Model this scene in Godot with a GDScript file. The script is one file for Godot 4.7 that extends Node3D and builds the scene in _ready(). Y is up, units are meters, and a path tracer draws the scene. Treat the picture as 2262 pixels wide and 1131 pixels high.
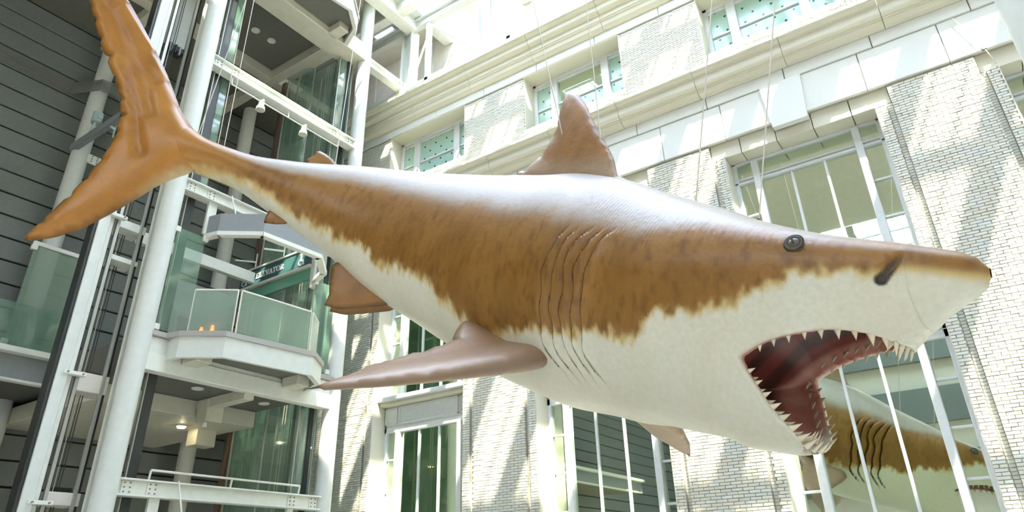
extends Node3D
# A giant shark model hangs under the glass roof of an atrium: a stone and brick facade stands behind it, a white steel lift tower to its left.
# All lengths are written in units of 1.58 m (the camera stands one unit above the floor) and scaled by S on the way into the meshes.
const S := 1.58

# ------------------------------------------------------------------ mesh builder
class MB:
	var v := PackedVector3Array()
	var n := PackedVector3Array()
	var c := PackedColorArray()
	var ix := PackedInt32Array()
	func vert(p: Vector3, nn: Vector3, col := Color.WHITE) -> int:
		v.append(p); n.append(nn); c.append(col)
		return v.size() - 1
	func face(a: int, b: int, d: int) -> void:      # winding chosen from the vertex normals (front faces run clockwise)
		var g := (v[b] - v[a]).cross(v[d] - v[a])
		if g.dot(n[a] + n[b] + n[d]) > 0.0:
			ix.append(a); ix.append(d); ix.append(b)
		else:
			ix.append(a); ix.append(b); ix.append(d)
	func tri(a: Vector3, b: Vector3, d: Vector3, nn: Vector3) -> void:
		face(vert(a, nn), vert(b, nn), vert(d, nn))
	func quad(a: Vector3, b: Vector3, d: Vector3, e: Vector3, nn: Vector3) -> void:
		var i := vert(a, nn); var j := vert(b, nn); var k := vert(d, nn); var l := vert(e, nn)
		face(i, j, k); face(i, k, l)
	func box(x0: float, x1: float, y0: float, y1: float, z0: float, z1: float) -> MB:
		return obox(Vector3(x0 + x1, y0 + y1, z0 + z1) / 2, Vector3(absf(x1 - x0), absf(y1 - y0), absf(z1 - z0)), Basis())
	func obox(at: Vector3, size: Vector3, b: Basis) -> MB:
		var h := size / 2
		for ax in 3:
			for sg: float in [-1.0, 1.0]:
				var o := Vector3.ZERO; o[ax] = sg
				var p := Vector3.ZERO; p[(ax + 1) % 3] = h[(ax + 1) % 3]
				var q := Vector3.ZERO; q[(ax + 2) % 3] = h[(ax + 2) % 3]
				var m := o * h[ax]
				quad(at + b * (m - p - q), at + b * (m + p - q), at + b * (m + p + q), at + b * (m - p + q), b * o)
		return self
	func cbox(x0: float, x1: float, y0: float, y1: float, z0: float, z1: float, ch: float) -> MB:   # box with chamfered edges
		var lo := Vector3(minf(x0, x1), minf(y0, y1), minf(z0, z1)); var hi := Vector3(maxf(x0, x1), maxf(y0, y1), maxf(z0, z1))
		var at := (lo + hi) / 2; var h := (hi - lo) / 2
		for ax in 3:
			var a1 := (ax + 1) % 3; var a2 := (ax + 2) % 3
			for sg: float in [-1.0, 1.0]:
				var o := Vector3.ZERO; o[ax] = sg
				var p := Vector3.ZERO; p[a1] = h[a1] - ch
				var q := Vector3.ZERO; q[a2] = h[a2] - ch
				var m := o * h[ax]
				quad(at + m - p - q, at + m + p - q, at + m + p + q, at + m - p + q, o)
				for s2: float in [-1.0, 1.0]:
					var o1 := Vector3.ZERO; o1[a1] = s2
					var e1 := o * h[ax] + o1 * (h[a1] - ch); var e2 := o * (h[ax] - ch) + o1 * h[a1]
					quad(at + e1 - q, at + e1 + q, at + e2 + q, at + e2 - q, (o + o1).normalized())
		for sx: float in [-1.0, 1.0]:
			for sy: float in [-1.0, 1.0]:
				for sz: float in [-1.0, 1.0]:
					var k := Vector3(sx, sy, sz)
					tri(at + k * (h - Vector3(0, ch, ch)), at + k * (h - Vector3(ch, 0, ch)), at + k * (h - Vector3(ch, ch, 0)), k.normalized())
		return self
	func cyl(p: Vector3, q: Vector3, r: float, sides := 16, r2 := -1.0, caps := true) -> MB:
		if r2 < 0.0: r2 = r
		var d := (q - p).normalized()
		var e := d.cross(Vector3.RIGHT if absf(d.x) < 0.8 else Vector3.UP).normalized()
		var f := d.cross(e)
		var base := v.size()
		for k in sides:
			var w := e * cos(TAU * k / sides) + f * sin(TAU * k / sides)
			vert(p + w * r, w); vert(q + w * r2, w)
		for k in sides:
			var i := base + 2 * k; var j := base + 2 * ((k + 1) % sides)
			face(i, j, j + 1); face(i, j + 1, i + 1)
		if caps:
			for k in range(1, sides - 1):
				tri(v[base], v[base + 2 * k], v[base + 2 * k + 2], -d)
				tri(v[base + 1], v[base + 2 * k + 1], v[base + 2 * k + 3], d)
		return self
	func tube(pts: Array, r: float, sides := 8) -> MB:
		for k in pts.size() - 1: cyl(pts[k], pts[k + 1], r, sides)
		return self
	func prism(poly: Array, y0: float, y1: float) -> MB:      # poly: Vector2(x, z) convex-ish outline
		var pv := PackedVector2Array(poly)
		var t := Geometry2D.triangulate_polygon(pv)
		for k in range(0, t.size(), 3):
			var a := pv[t[k]]; var b := pv[t[k + 1]]; var d := pv[t[k + 2]]
			tri(Vector3(a.x, y1, a.y), Vector3(b.x, y1, b.y), Vector3(d.x, y1, d.y), Vector3.UP)
			tri(Vector3(a.x, y0, a.y), Vector3(b.x, y0, b.y), Vector3(d.x, y0, d.y), Vector3.DOWN)
		var ccw := not Geometry2D.is_polygon_clockwise(pv)
		for k in pv.size():
			var a := pv[k]; var b := pv[(k + 1) % pv.size()]
			var o := Vector2(b.y - a.y, a.x - b.x).normalized() * (1.0 if ccw else -1.0)
			quad(Vector3(a.x, y0, a.y), Vector3(b.x, y0, b.y), Vector3(b.x, y1, b.y), Vector3(a.x, y1, a.y), Vector3(o.x, 0, o.y))
		return self
	func sweep_x(profile: Array, x0: float, x1: float) -> MB:   # profile: Vector2(z, y) polyline, closed
		var pv := PackedVector2Array(profile)
		var ccw := not Geometry2D.is_polygon_clockwise(pv)
		for k in pv.size():
			var a := pv[k]; var b := pv[(k + 1) % pv.size()]
			var o := Vector2(b.y - a.y, a.x - b.x).normalized() * (1.0 if ccw else -1.0)
			quad(Vector3(x0, a.y, a.x), Vector3(x1, a.y, a.x), Vector3(x1, b.y, b.x), Vector3(x0, b.y, b.x), Vector3(0, o.y, o.x))
		var t := Geometry2D.triangulate_polygon(pv)
		for k in range(0, t.size(), 3):
			var a := pv[t[k]]; var b := pv[t[k + 1]]; var d := pv[t[k + 2]]
			tri(Vector3(x0, a.y, a.x), Vector3(x0, b.y, b.x), Vector3(x0, d.y, d.x), Vector3.LEFT)
			tri(Vector3(x1, a.y, a.x), Vector3(x1, b.y, b.x), Vector3(x1, d.y, d.x), Vector3.RIGHT)
		return self
	func smooth_normals() -> MB:
		var acc := PackedVector3Array(); acc.resize(v.size())
		for k in range(0, ix.size(), 3):
			var g := (v[ix[k + 2]] - v[ix[k]]).cross(v[ix[k + 1]] - v[ix[k]])
			for j in 3: acc[ix[k + j]] += g
		for k in v.size(): n[k] = acc[k].normalized() if acc[k].length() > 1e-12 else n[k]
		return self
	func orient(cen: Vector3) -> MB:                     # turn a closed shape outwards, away from a point inside it
		var sum := 0.0
		for k in v.size(): sum += n[k].dot((v[k] - cen).normalized())
		if sum < 0.0:
			for k in v.size(): n[k] = -n[k]
			for k in range(0, ix.size(), 3):
				var q := ix[k + 1]; ix[k + 1] = ix[k + 2]; ix[k + 2] = q
		return self
	func mesh(org := Vector3.ZERO, k := 1.58) -> ArrayMesh:
		var a := []; a.resize(Mesh.ARRAY_MAX)
		var w := v.duplicate()
		for i in w.size(): w[i] = (w[i] - org) * k
		a[Mesh.ARRAY_VERTEX] = w; a[Mesh.ARRAY_NORMAL] = n; a[Mesh.ARRAY_COLOR] = c; a[Mesh.ARRAY_INDEX] = ix
		var m := ArrayMesh.new()
		m.add_surface_from_arrays(Mesh.PRIMITIVE_TRIANGLES, a)
		return m

# ------------------------------------------------------------------ scene helpers
var taken := {}
var org := {}

func numbered(parent: Node, called: String) -> String:
	var key := str(parent.get_instance_id()) + called
	taken[key] = taken.get(key, -1) + 1
	return called if taken[key] == 0 else called + "_%03d" % taken[key]

func thing(called: String, label: String, category: String, at: Vector3, group := "", kind := "") -> Node3D:
	var o := Node3D.new()
	o.name = numbered(self, called); add_child(o, true)
	o.position = at * S
	org[o] = at
	tag(o, label, category, group, kind)
	return o

func tag(o: Node, label: String, category: String, group := "", kind := "") -> void:
	o.set_meta("label", label); o.set_meta("category", category)
	if group: o.set_meta("group", group)
	if kind: o.set_meta("kind", kind)

func part(called: String, m: MB, mat: Material, parent: Node3D, label := "", kind := "") -> MeshInstance3D:
	var o := MeshInstance3D.new()
	o.mesh = m.mesh(org.get(parent, Vector3.ZERO))
	o.material_override = mat
	o.name = numbered(parent, called); parent.add_child(o, true)
	org[o] = org.get(parent, Vector3.ZERO)
	if label: o.set_meta("label", label)
	if kind: o.set_meta("kind", kind)
	return o

func shared(called: String, mesh: Mesh, mat: Material, parent: Node3D, t: Transform3D) -> MeshInstance3D:   # one of many alike pieces; t in scene units
	var o := MeshInstance3D.new()
	o.mesh = mesh; o.material_override = mat
	o.transform = Transform3D(t.basis, (t.origin - org.get(parent, Vector3.ZERO)) * S)
	o.name = numbered(parent, called); parent.add_child(o, true)
	return o

# ------------------------------------------------------------------ materials
var M := {}

func noise_tex(freq: float, octaves: int, lo: Color, hi: Color, sd: int, size := 512) -> NoiseTexture2D:
	var f := FastNoiseLite.new(); f.seed = sd; f.frequency = freq; f.fractal_octaves = octaves
	var t := NoiseTexture2D.new(); t.width = size; t.height = size; t.seamless = true; t.noise = f
	var g := Gradient.new(); g.set_color(0, lo); g.set_color(1, hi)
	t.color_ramp = g
	return t

func lin(r: float, g: float, b: float) -> Color:
	return Color(r, g, b).linear_to_srgb()

func mat(key: String, col: Color, rough := 0.6, metal := 0.0, tex: Texture2D = null, tex_scale := 0.5, height := 0.0, htex: Texture2D = null) -> StandardMaterial3D:
	var m := StandardMaterial3D.new()
	m.resource_name = key
	m.albedo_color = col; m.roughness = rough; m.metallic = metal
	if tex:
		m.albedo_texture = tex
		m.uv1_triplanar = true; m.uv1_world_triplanar = true
		m.uv1_scale = Vector3.ONE * tex_scale
	if height > 0.0:
		m.heightmap_enabled = true; m.heightmap_texture = htex if htex else tex; m.heightmap_scale = height
		m.uv1_triplanar = true; m.uv1_world_triplanar = true
		m.uv1_scale = Vector3.ONE * tex_scale
	M[key] = m
	return m

func make_materials() -> void:
	var grain := noise_tex(0.02, 4, Color(0.955, 0.955, 0.955), Color.WHITE, 3)
	var speck := noise_tex(0.12, 3, Color(0.90, 0.90, 0.90), Color.WHITE, 7)
	var skin := noise_tex(0.03, 5, Color(0.94, 0.935, 0.93), Color.WHITE, 11)
	mat("white_paint", lin(0.66, 0.70, 0.66), 0.38, 0.0, grain, 0.35)
	mat("beam_paint", lin(0.76, 0.79, 0.72), 0.42, 0.0, grain, 0.35)
	mat("cream_soffit", lin(0.62, 0.61, 0.50), 0.6, 0.0, grain, 0.3)
	mat("stone", lin(0.83, 0.85, 0.79), 0.75, 0.0, speck, 0.6, 0.15, speck)
	mat("stone_warm", lin(0.76, 0.74, 0.60), 0.75, 0.0, speck, 0.6, 0.15, speck)
	mat("grout", lin(0.42, 0.41, 0.34), 0.9)
	mat("brick_pale", lin(0.76, 0.755, 0.655), 0.35, 0.0, speck, 1.1)
	mat("brick_cream", lin(0.74, 0.72, 0.60), 0.35, 0.0, speck, 1.1)
	mat("brick_cool", lin(0.73, 0.755, 0.69), 0.35, 0.0, speck, 1.1)
	mat("brick_field", Color.WHITE, 0.4, 0.0, speck, 1.1)
	M.brick_field.vertex_color_use_as_albedo = true
	mat("window_paint", lin(0.72, 0.76, 0.76), 0.35, 0.0, grain, 0.5)
	mat("panel_grey", lin(0.19, 0.215, 0.205), 0.55, 0.0, grain, 0.5)
	mat("panel_joint", lin(0.02, 0.022, 0.022), 0.8)
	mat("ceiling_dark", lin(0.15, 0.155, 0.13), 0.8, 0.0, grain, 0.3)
	mat("fascia_grey", lin(0.26, 0.29, 0.30), 0.5, 0.0, grain, 0.4)
	mat("dark_metal", lin(0.035, 0.04, 0.04), 0.4, 0.3)
	mat("bolt", lin(0.22, 0.23, 0.21), 0.5)
	mat("bronze", lin(0.16, 0.12, 0.09), 0.45, 0.4)
	mat("rail_steel", lin(0.42, 0.43, 0.39), 0.35, 0.5)
	mat("cable", lin(0.05, 0.055, 0.05), 0.5)
	mat("wire", lin(0.62, 0.60, 0.52), 0.45, 0.2)
	mat("granite", lin(0.60, 0.60, 0.56), 0.6, 0.0, noise_tex(0.25, 2, Color(0.6, 0.6, 0.6), Color.WHITE, 19), 1.5)
	mat("floor", lin(0.80, 0.74, 0.63), 0.5, 0.0, speck, 0.4)
	mat("plaster", lin(0.74, 0.70, 0.62), 0.8, 0.0, grain, 0.2)
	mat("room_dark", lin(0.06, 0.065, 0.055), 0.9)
	mat("curtain", lin(0.20, 0.21, 0.15), 0.9)
	mat("lamp_body", lin(0.72, 0.72, 0.66), 0.3)
	mat("lamp_blue", lin(0.42, 0.55, 0.58), 0.35)
	mat("orange_lamp", Color(1, 0.45, 0.15), 0.4)
	M.orange_lamp.emission_enabled = true; M.orange_lamp.emission = Color(1, 0.35, 0.08); M.orange_lamp.emission_energy_multiplier = 16.0
	mat("lamp_glow", Color(1, 0.95, 0.8), 0.4)
	M.lamp_glow.emission_enabled = true; M.lamp_glow.emission = Color(1, 0.93, 0.72); M.lamp_glow.emission_energy_multiplier = 2.5
	# clear and tinted glass
	var g := mat("roof_glass", Color(0.9, 0.97, 0.95, 0.04), 0.02)
	g.transparency = BaseMaterial3D.TRANSPARENCY_ALPHA
	g = mat("green_glass", Color(0.46, 0.63, 0.54, 0.28), 0.04)
	g.transparency = BaseMaterial3D.TRANSPARENCY_ALPHA
	g = mat("frosted_glass", Color(0.52, 0.62, 0.54, 0.55), 0.2)
	g.transparency = BaseMaterial3D.TRANSPARENCY_ALPHA
	g = mat("clear_glass", Color(0.55, 0.72, 0.65, 0.18), 0.03)
	g.transparency = BaseMaterial3D.TRANSPARENCY_ALPHA
	# window glass with a reflective coating: half mirror, half see-through
	var one := Image.create_empty(4, 4, false, Image.FORMAT_RGB8); one.fill(Color.WHITE)
	var plain_tex := ImageTexture.create_from_image(one)
	g = mat("coated_glass", Color(0.84, 0.90, 0.83, 0.74), 0.015, 1.0)
	g.albedo_texture = plain_tex
	g.transparency = BaseMaterial3D.TRANSPARENCY_ALPHA
	# dotted film on the upper windows
	var dots := Image.create_empty(64, 64, false, Image.FORMAT_RGB8); dots.fill(Color(0.93, 0.98, 0.96))
	for y in 64:
		for x in 64:
			if Vector2(x - 16, y - 16).length() < 4.2 or Vector2(x - 48, y - 48).length() < 4.2: dots.set_pixel(x, y, Color(0.12, 0.35, 0.36))
	g = mat("dotted_glass", lin(0.50, 0.66, 0.60), 0.06, 0.0)
	g.albedo_texture = ImageTexture.create_from_image(dots); g.uv1_triplanar = true; g.uv1_scale = Vector3.ONE * 1.9
	# shark
	g = mat("shark_skin", Color.WHITE, 0.40, 0.0, skin, 0.8, 0.35, noise_tex(0.016, 4, Color.BLACK, Color.WHITE, 23))
	g.vertex_color_use_as_albedo = true; g.metallic_specular = 0.42
	g.clearcoat_enabled = true; g.clearcoat = 0.2; g.clearcoat_roughness = 0.3
	mat("tooth", lin(0.70, 0.63, 0.45), 0.3)
	mat("eye_dark", lin(0.035, 0.03, 0.022), 0.12)
	mat("eye_iris", lin(0.10, 0.085, 0.055), 0.35)
	mat("slit_dark", lin(0.05, 0.028, 0.012), 0.6)
	mat("sign_teal", lin(0.05, 0.13, 0.13), 0.15)
	mat("sign_white", lin(0.80, 0.84, 0.82), 0.4)
	mat("sign_green", lin(0.16, 0.42, 0.30), 0.12)

# ------------------------------------------------------------------ camera, sky, sun, then everything else from large to small
func _ready() -> void:
	var cam := Camera3D.new()
	cam.name = "camera"
	var f := 1531.516; var near := 0.05
	cam.projection = Camera3D.PROJECTION_FRUSTUM
	cam.near = near; cam.far = 400.0
	cam.size = near * 1131.0 / f
	cam.frustum_offset = Vector2(0.0, near * (483.846 - 565.5) / f)
	cam.basis = Basis(Vector3(0.82161925, -0.02377113, -0.56954081), Vector3(0.28069739, 0.88647216, 0.36793489), Vector3(0.49613585, -0.46217101, 0.73501509)).orthonormalized()
	add_child(cam); cam.current = true
	var we := WorldEnvironment.new(); we.name = "world"
	var env := Environment.new()
	var sky := Sky.new(); var sm := ProceduralSkyMaterial.new()
	sm.sky_top_color = Color(0.79, 0.86, 0.98); sm.sky_horizon_color = Color(0.97, 0.97, 0.94); sm.sky_curve = 0.25
	sm.ground_horizon_color = Color(0.75, 0.78, 0.78); sm.ground_bottom_color = Color(0.5, 0.5, 0.48)
	sm.sky_energy_multiplier = 3.2; sm.ground_energy_multiplier = 1.5
	sm.sun_angle_max = 0.1
	sky.sky_material = sm
	env.sky = sky; env.background_mode = Environment.BG_SKY
	env.tonemap_mode = Environment.TONE_MAPPER_LINEAR
	env.tonemap_exposure = 1.18
	env.sdfgi_enabled = true; env.ssao_enabled = true; env.ssil_enabled = true
	we.environment = env; add_child(we)
	var sun := DirectionalLight3D.new(); sun.name = "sun"
	sun.light_color = Color(1.0, 0.965, 0.87); sun.light_energy = 8.5
	sun.light_angular_distance = 0.6
	sun.shadow_enabled = true
	sun.sky_mode = DirectionalLight3D.SKY_MODE_LIGHT_ONLY
	sun.basis = Basis.looking_at(Vector3(-0.45, -1.0, -0.48).normalized(), Vector3.FORWARD)
	add_child(sun)
	make_materials()
	build_shell()
	build_facade()
	build_roof()
	build_tower()
	build_shark()

# ------------------------------------------------------------------ room shell
func struct(called: String, m: MB, mt: Material, label: String, category: String, at := Vector3.ZERO, group := "") -> Node3D:
	var o := thing(called, label, category, at, group, "structure")
	part("surface", m, mt, o)
	return o

func build_shell() -> void:
	struct("floor", MB.new().box(-15.2, 9.2, -1.15, -1.0, -12.6, 15.7), M.floor, "pale stone floor of the atrium under the shark", "floor", Vector3(0, -1, 0))
	struct("wall_right", MB.new().box(9.0, 9.3, -1.0, 13.6, -12.6, 15.7), M.plaster, "plain pale wall closing the atrium on its right", "wall", Vector3(9, -1, 0))
	var wf := thing("wall_front", "wall behind the camera with grey floor bands", "wall", Vector3(0, -1, 15.5), "", "structure")
	part("surface", MB.new().box(-15.2, 9.3, -1.0, 13.6, 15.5, 15.8), M.plaster, wf)
	for y in [3.0, 5.7, 8.4, 11.0]: part("floor_band", MB.new().box(-15.0, 9.0, y, y + 1.5, 15.2, 15.5), M.panel_grey, wf)
	# the grey wall of long horizontal panels behind the lift tower
	var w := thing("wall_left", "dark grey wall of long horizontal metal panels behind the lift tower", "wall", Vector3(-14.5, -1, 0), "", "structure")
	part("backing", MB.new().box(-14.9, -14.53, -1.0, 13.6, -12.6, 15.7), M.panel_joint, w)
	var y := -0.95
	while y < 11.2:
		for seg in [[-12.5, -5.0], [-4.985, 2.5], [2.515, 15.4]]:
			part("wall_panel", MB.new().cbox(-14.53, -14.47, y, y + 0.405, seg[0], seg[1], 0.012), M.panel_grey, w)
		y += 0.4345
	# clerestory wall above the stone facade
	var c := thing("wall_clerestory", "white panelled wall behind the roof truss above the stone cornice", "wall", Vector3(0, 10.3, -11), "", "structure")
	part("surface", MB.new().box(-14.6, 9.1, 10.2, 13.6, -11.3, -11.0), M.plaster, c)
	for k in 11: part("batten", MB.new().box(-14.2 + k * 2.15, -14.14 + k * 2.15, 10.4, 13.4, -11.0, -10.97), M.white_paint, c)

# ------------------------------------------------------------------ stone and brick facade
const BAYS := [-9.08, -5.22, -1.36, 2.50]

func solid_runs(zone: int, x0: float, x1: float) -> Array:     # stretches of wall between the openings, as Vector2(from, to)
	var cuts := []
	for c in BAYS:
		match zone:
			0:
				cuts.append([c - 1.375, c - 1.295]); cuts.append([c - 1.15, c + 1.15]); cuts.append([c + 1.295, c + 1.375])
			1: cuts.append([c - 1.37, c + 1.37])
			3: cuts.append([c - 1.13, c + 1.13])
			4: cuts.append([c - 1.15, c + 1.15])
	var out := []
	var at := x0
	for q in cuts:
		if q[0] > at and at < x1: out.append(Vector2(at, minf(q[0], x1)))
		at = maxf(at, q[1])
	if at < x1: out.append(Vector2(at, x1))
	return out

func build_facade() -> void:
	var w := thing("wall_back", "sunlit facade of pale brick and stone with cornices behind the shark", "wall", Vector3(0, -1, -10), "", "structure")
	# the core, cut out round the windows, and the mortar layer in front of it, cut out round the grooves beside them too
	var core := MB.new()
	for zone in [[-1.0, 6.10, 0], [6.10, 6.39, 1], [6.39, 8.1, 2], [8.1, 8.22, 2], [8.22, 9.58, 3], [9.58, 10.45, 2]]:
		for seg in solid_runs(zone[2] if zone[2] > 0 else 4, -14.4, 9.0): core.box(seg.x, seg.y, zone[0], zone[1], -10.62, -10.06)
		for seg in solid_runs(zone[2], -14.4, 9.0): core.box(seg.x, seg.y, zone[0], zone[1], -10.06, -10.008)
	for c in BAYS: core.box(c - 1.37, c + 1.37, 6.105, 6.39, -10.62, -10.4)
	core.box(-14.4, 9.0, 10.25, 10.45, -11.3, -10.6)
	part("mortar", core, M.grout, w)
	# bricks: running bond; the nearest in view are pieces of their own, the rest are laid as one field
	var bm := [M.brick_pale, M.brick_cream, M.brick_cool]
	var one := MB.new().cbox(-0.0745, 0.0745, -0.0182, 0.0182, -0.02, 0.02, 0.004).mesh()
	var spots := []
	var near := []
	var rng := RandomNumberGenerator.new(); rng.seed = 12
	for row in 252:
		var y := -0.978 + row * 0.0425
		if y > 6.37 and y < 8.06 or y > 9.56: continue
		var zone := 3 if y > 8.2 else 2 if y > 6.39 else 1 if y > 6.08 else 0
		var runs := solid_runs(zone, -14.4, 3.3)
		for col in 114:
			var x := -14.3 + (col + (0.5 if row % 2 else 0.0)) * 0.1555
			for seg in runs:
				var lo := maxf(x - 0.0745, seg.x); var hi := minf(x + 0.0745, seg.y)
				if hi - lo < 0.02: continue
				var t := Transform3D(Basis().scaled(Vector3((hi - lo) / 0.149, 1, 1)), Vector3((lo + hi) / 2.0, y, -10.006 - rng.randf() * 0.006))
				if x > 0.10 and x < 0.05 + (y - 1.0) * 0.33 and y > 1.5 and y < 3.9 and hi - lo > 0.14: near.append(t)
				else: spots.append(t)
		if zone == 0:
			for c in BAYS:
				for sg: float in [-1.335, 1.335]: spots.append(Transform3D(Basis().scaled(Vector3(0.46, 1, 1)), Vector3(c + sg, y, -10.07)))
	near.sort_custom(func(p, q): return p.origin.length() < q.origin.length())
	while near.size() > 300: spots.append(near.pop_back())
	for t in near: shared("brick", one, bm[rng.randi() % 3], w, t)
	var mm := MultiMesh.new(); mm.transform_format = MultiMesh.TRANSFORM_3D; mm.use_colors = true
	mm.mesh = MB.new().cbox(-0.0745, 0.0745, -0.0182, 0.0182, -0.02, 0.02, 0.004).mesh()
	mm.instance_count = spots.size()
	for k in spots.size():
		mm.set_instance_transform(k, Transform3D(spots[k].basis, (spots[k].origin - Vector3(0, -1, -10)) * S))
		var a := [Color(0.76, 0.755, 0.655), Color(0.74, 0.72, 0.60), Color(0.73, 0.755, 0.69)][rng.randi() % 3] as Color
		mm.set_instance_color(k, a * (0.94 + 0.12 * rng.randf()))
	var field := MultiMeshInstance3D.new(); field.name = "brick_field"; field.multimesh = mm; field.material_override = M.brick_field
	field.set_meta("kind", "stuff"); w.add_child(field)
	# frieze slabs between the window heads and the lower cornice
	for k in 21:
		var x0 := -14.4 + k * 1.09; var x1 := x0 + 1.08
		part("frieze_slab", MB.new().cbox(x0, minf(x1, 9.0), 6.39, 7.08, -10.02, -9.955, 0.008), M.stone, w)
	for k in 18:
		var x0 := -14.4 + k * 1.31
		part("band_slab", MB.new().cbox(x0, minf(x0 + 1.298, 9.0), 7.085, 7.30, -10.02, -9.93, 0.008), M.stone, w)
	for c in BAYS:
		# keystone block, splayed, and the lintel strip of voussoirs under the frieze
		var kb := MB.new()
		var poly := [Vector2(c - 0.36, 7.07), Vector2(c + 0.29, 7.07), Vector2(c + 0.24, 6.27), Vector2(c - 0.29, 6.27)]
		for q in 4:
			var a := poly[q] as Vector2; var b := poly[(q + 1) % 4] as Vector2
			var o := Vector2(b.y - a.y, a.x - b.x).normalized()
			if o.dot((a + b) / 2.0 - Vector2(c, 6.7)) < 0.0: o = -o
			kb.quad(Vector3(a.x, a.y, -10.02), Vector3(b.x, b.y, -10.02), Vector3(b.x, b.y, -9.90), Vector3(a.x, a.y, -9.90), Vector3(o.x, o.y, 0))
		kb.quad(Vector3(poly[0].x, poly[0].y, -9.90), Vector3(poly[1].x, poly[1].y, -9.90), Vector3(poly[2].x, poly[2].y, -9.90), Vector3(poly[3].x, poly[3].y, -9.90), Vector3.BACK)
		part("keystone", kb, M.stone, w)
		var xs := [-1.37, -0.87, -0.30, 0.26, 0.82, 1.37]
		for q in 5:
			part("lintel_block", MB.new().cbox(c + xs[q] + 0.006, c + xs[q + 1] - 0.006, 6.105, 6.395, -10.42, -10.055, 0.006), M.stone_warm, w)
		# jambs of the deep reveals
		for sg: float in [-1.0, 1.0]:
			part("reveal", MB.new().box(c + sg * 1.14, c + sg * 1.156, -1.0, 6.105, -10.455, -10.0), M.brick_cream, w)
			part("upper_reveal", MB.new().box(c + sg * 1.12, c + sg * 1.136, 8.2, 9.575, -10.455, -9.995), M.stone_warm, w)
		part("upper_soffit", MB.new().box(c - 1.128, c + 1.128, 9.57, 9.588, -10.45, -9.99), M.stone_warm, w)
		part("upper_sill", MB.new().cbox(c - 1.16, c + 1.16, 8.13, 8.22, -10.45, -9.97, 0.01), M.stone, w)
	# stone band under the upper cornice
	for k in 17:
		var x0 := -14.4 + k * 1.4
		part("band_slab", MB.new().cbox(x0, minf(x0 + 1.388, 9.0), 9.59, 9.80, -10.02, -9.975, 0.008), M.stone, w)
	# the two cornices: moulded profiles (z, y), cut into lengths with open joints
	var low := [Vector2(-10.02, 7.30), Vector2(-9.92, 7.30), Vector2(-9.90, 7.315), Vector2(-9.86, 7.325), Vector2(-9.815, 7.345), Vector2(-9.79, 7.375), Vector2(-9.785, 7.40), Vector2(-9.765, 7.402), Vector2(-9.765, 7.42), Vector2(-9.735, 7.425), Vector2(-9.71, 7.445), Vector2(-9.70, 7.47), Vector2(-9.70, 7.60), Vector2(-9.685, 7.605), Vector2(-9.68, 7.62), Vector2(-9.655, 7.625), Vector2(-9.62, 7.645), Vector2(-9.60, 7.675), Vector2(-9.585, 7.68), Vector2(-9.585, 7.73), Vector2(-9.60, 7.745), Vector2(-10.02, 7.79)]
	var high := [Vector2(-10.02, 9.80), Vector2(-9.93, 9.80), Vector2(-9.91, 9.82), Vector2(-9.87, 9.86), Vector2(-9.85, 9.93), Vector2(-9.84, 9.955), Vector2(-9.82, 9.957), Vector2(-9.82, 9.985), Vector2(-9.80, 9.99), Vector2(-9.80, 10.10), Vector2(-9.77, 10.105), Vector2(-9.73, 10.13), Vector2(-9.70, 10.14), Vector2(-9.69, 10.155), Vector2(-9.69, 10.26), Vector2(-9.67, 10.265), Vector2(-9.62, 10.29), Vector2(-9.60, 10.33), Vector2(-9.575, 10.335), Vector2(-9.575, 10.40), Vector2(-9.60, 10.415), Vector2(-10.02, 10.46)]
	var lowc := thing("trim_1", "lower moulded stone cornice running over the tall windows", "cornice", Vector3(0, 7.3, -9.9), "", "structure")
	for k in 16: part("cornice_length", MB.new().sweep_x(low, -14.4 + k * 1.465, -14.4 + k * 1.465 + 1.457), M.stone_warm, lowc)
	var highc := thing("trim_2", "upper moulded stone cornice under the glass roof truss", "cornice", Vector3(0, 9.8, -9.9), "", "structure")
	for k in 14: part("cornice_length", MB.new().sweep_x(high, -14.4 + k * 1.675, -14.4 + k * 1.675 + 1.667), M.stone_warm, highc)
	# windows
	var names := ["tall window left of the shark belly, behind the tip of its side fin", "tall window in the middle behind the throat of the shark", "tall window at the right behind the head of the shark, mirroring it", "tall window past the right edge of the picture"]
	for k in 4: tall_window(BAYS[k], names[k])
	names = ["small upper window nearest the lift tower, with dotted glass", "small upper window behind the tip of the tall dorsal fin", "small upper window at the top right between the two cornices", "small upper window past the right edge of the picture"]
	for k in 4: small_window(BAYS[k], names[k], k)
	# rooms behind the windows
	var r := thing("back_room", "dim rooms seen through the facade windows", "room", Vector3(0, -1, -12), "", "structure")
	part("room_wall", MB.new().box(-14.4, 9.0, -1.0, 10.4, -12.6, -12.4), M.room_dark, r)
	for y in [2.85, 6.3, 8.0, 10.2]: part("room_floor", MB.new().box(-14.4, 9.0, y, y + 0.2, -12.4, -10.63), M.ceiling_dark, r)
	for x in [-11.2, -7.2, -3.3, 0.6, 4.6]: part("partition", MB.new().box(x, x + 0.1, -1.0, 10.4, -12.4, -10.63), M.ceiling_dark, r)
	# curtain in the lower left window
	var cu := thing("curtain", "hanging folded curtain inside the lower left window", "curtain", Vector3(-9.5, 1.0, -10.8))
	var cm := MB.new()
	for k in 24:
		var x0 := -9.78 + k * 0.035
		cm.box(x0, x0 + 0.03, -0.9, 2.7, -10.80 + 0.03 * sin(k * 1.3), -10.78 + 0.03 * sin(k * 1.3))
	part("folds", cm, M.curtain, cu)

func pane(o: Node3D, x0: float, x1: float, y0: float, y1: float, z: float, m: Material) -> void:
	part("pane", MB.new().box(x0, x1, y0, y1, z - 0.006, z), m, o)

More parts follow.
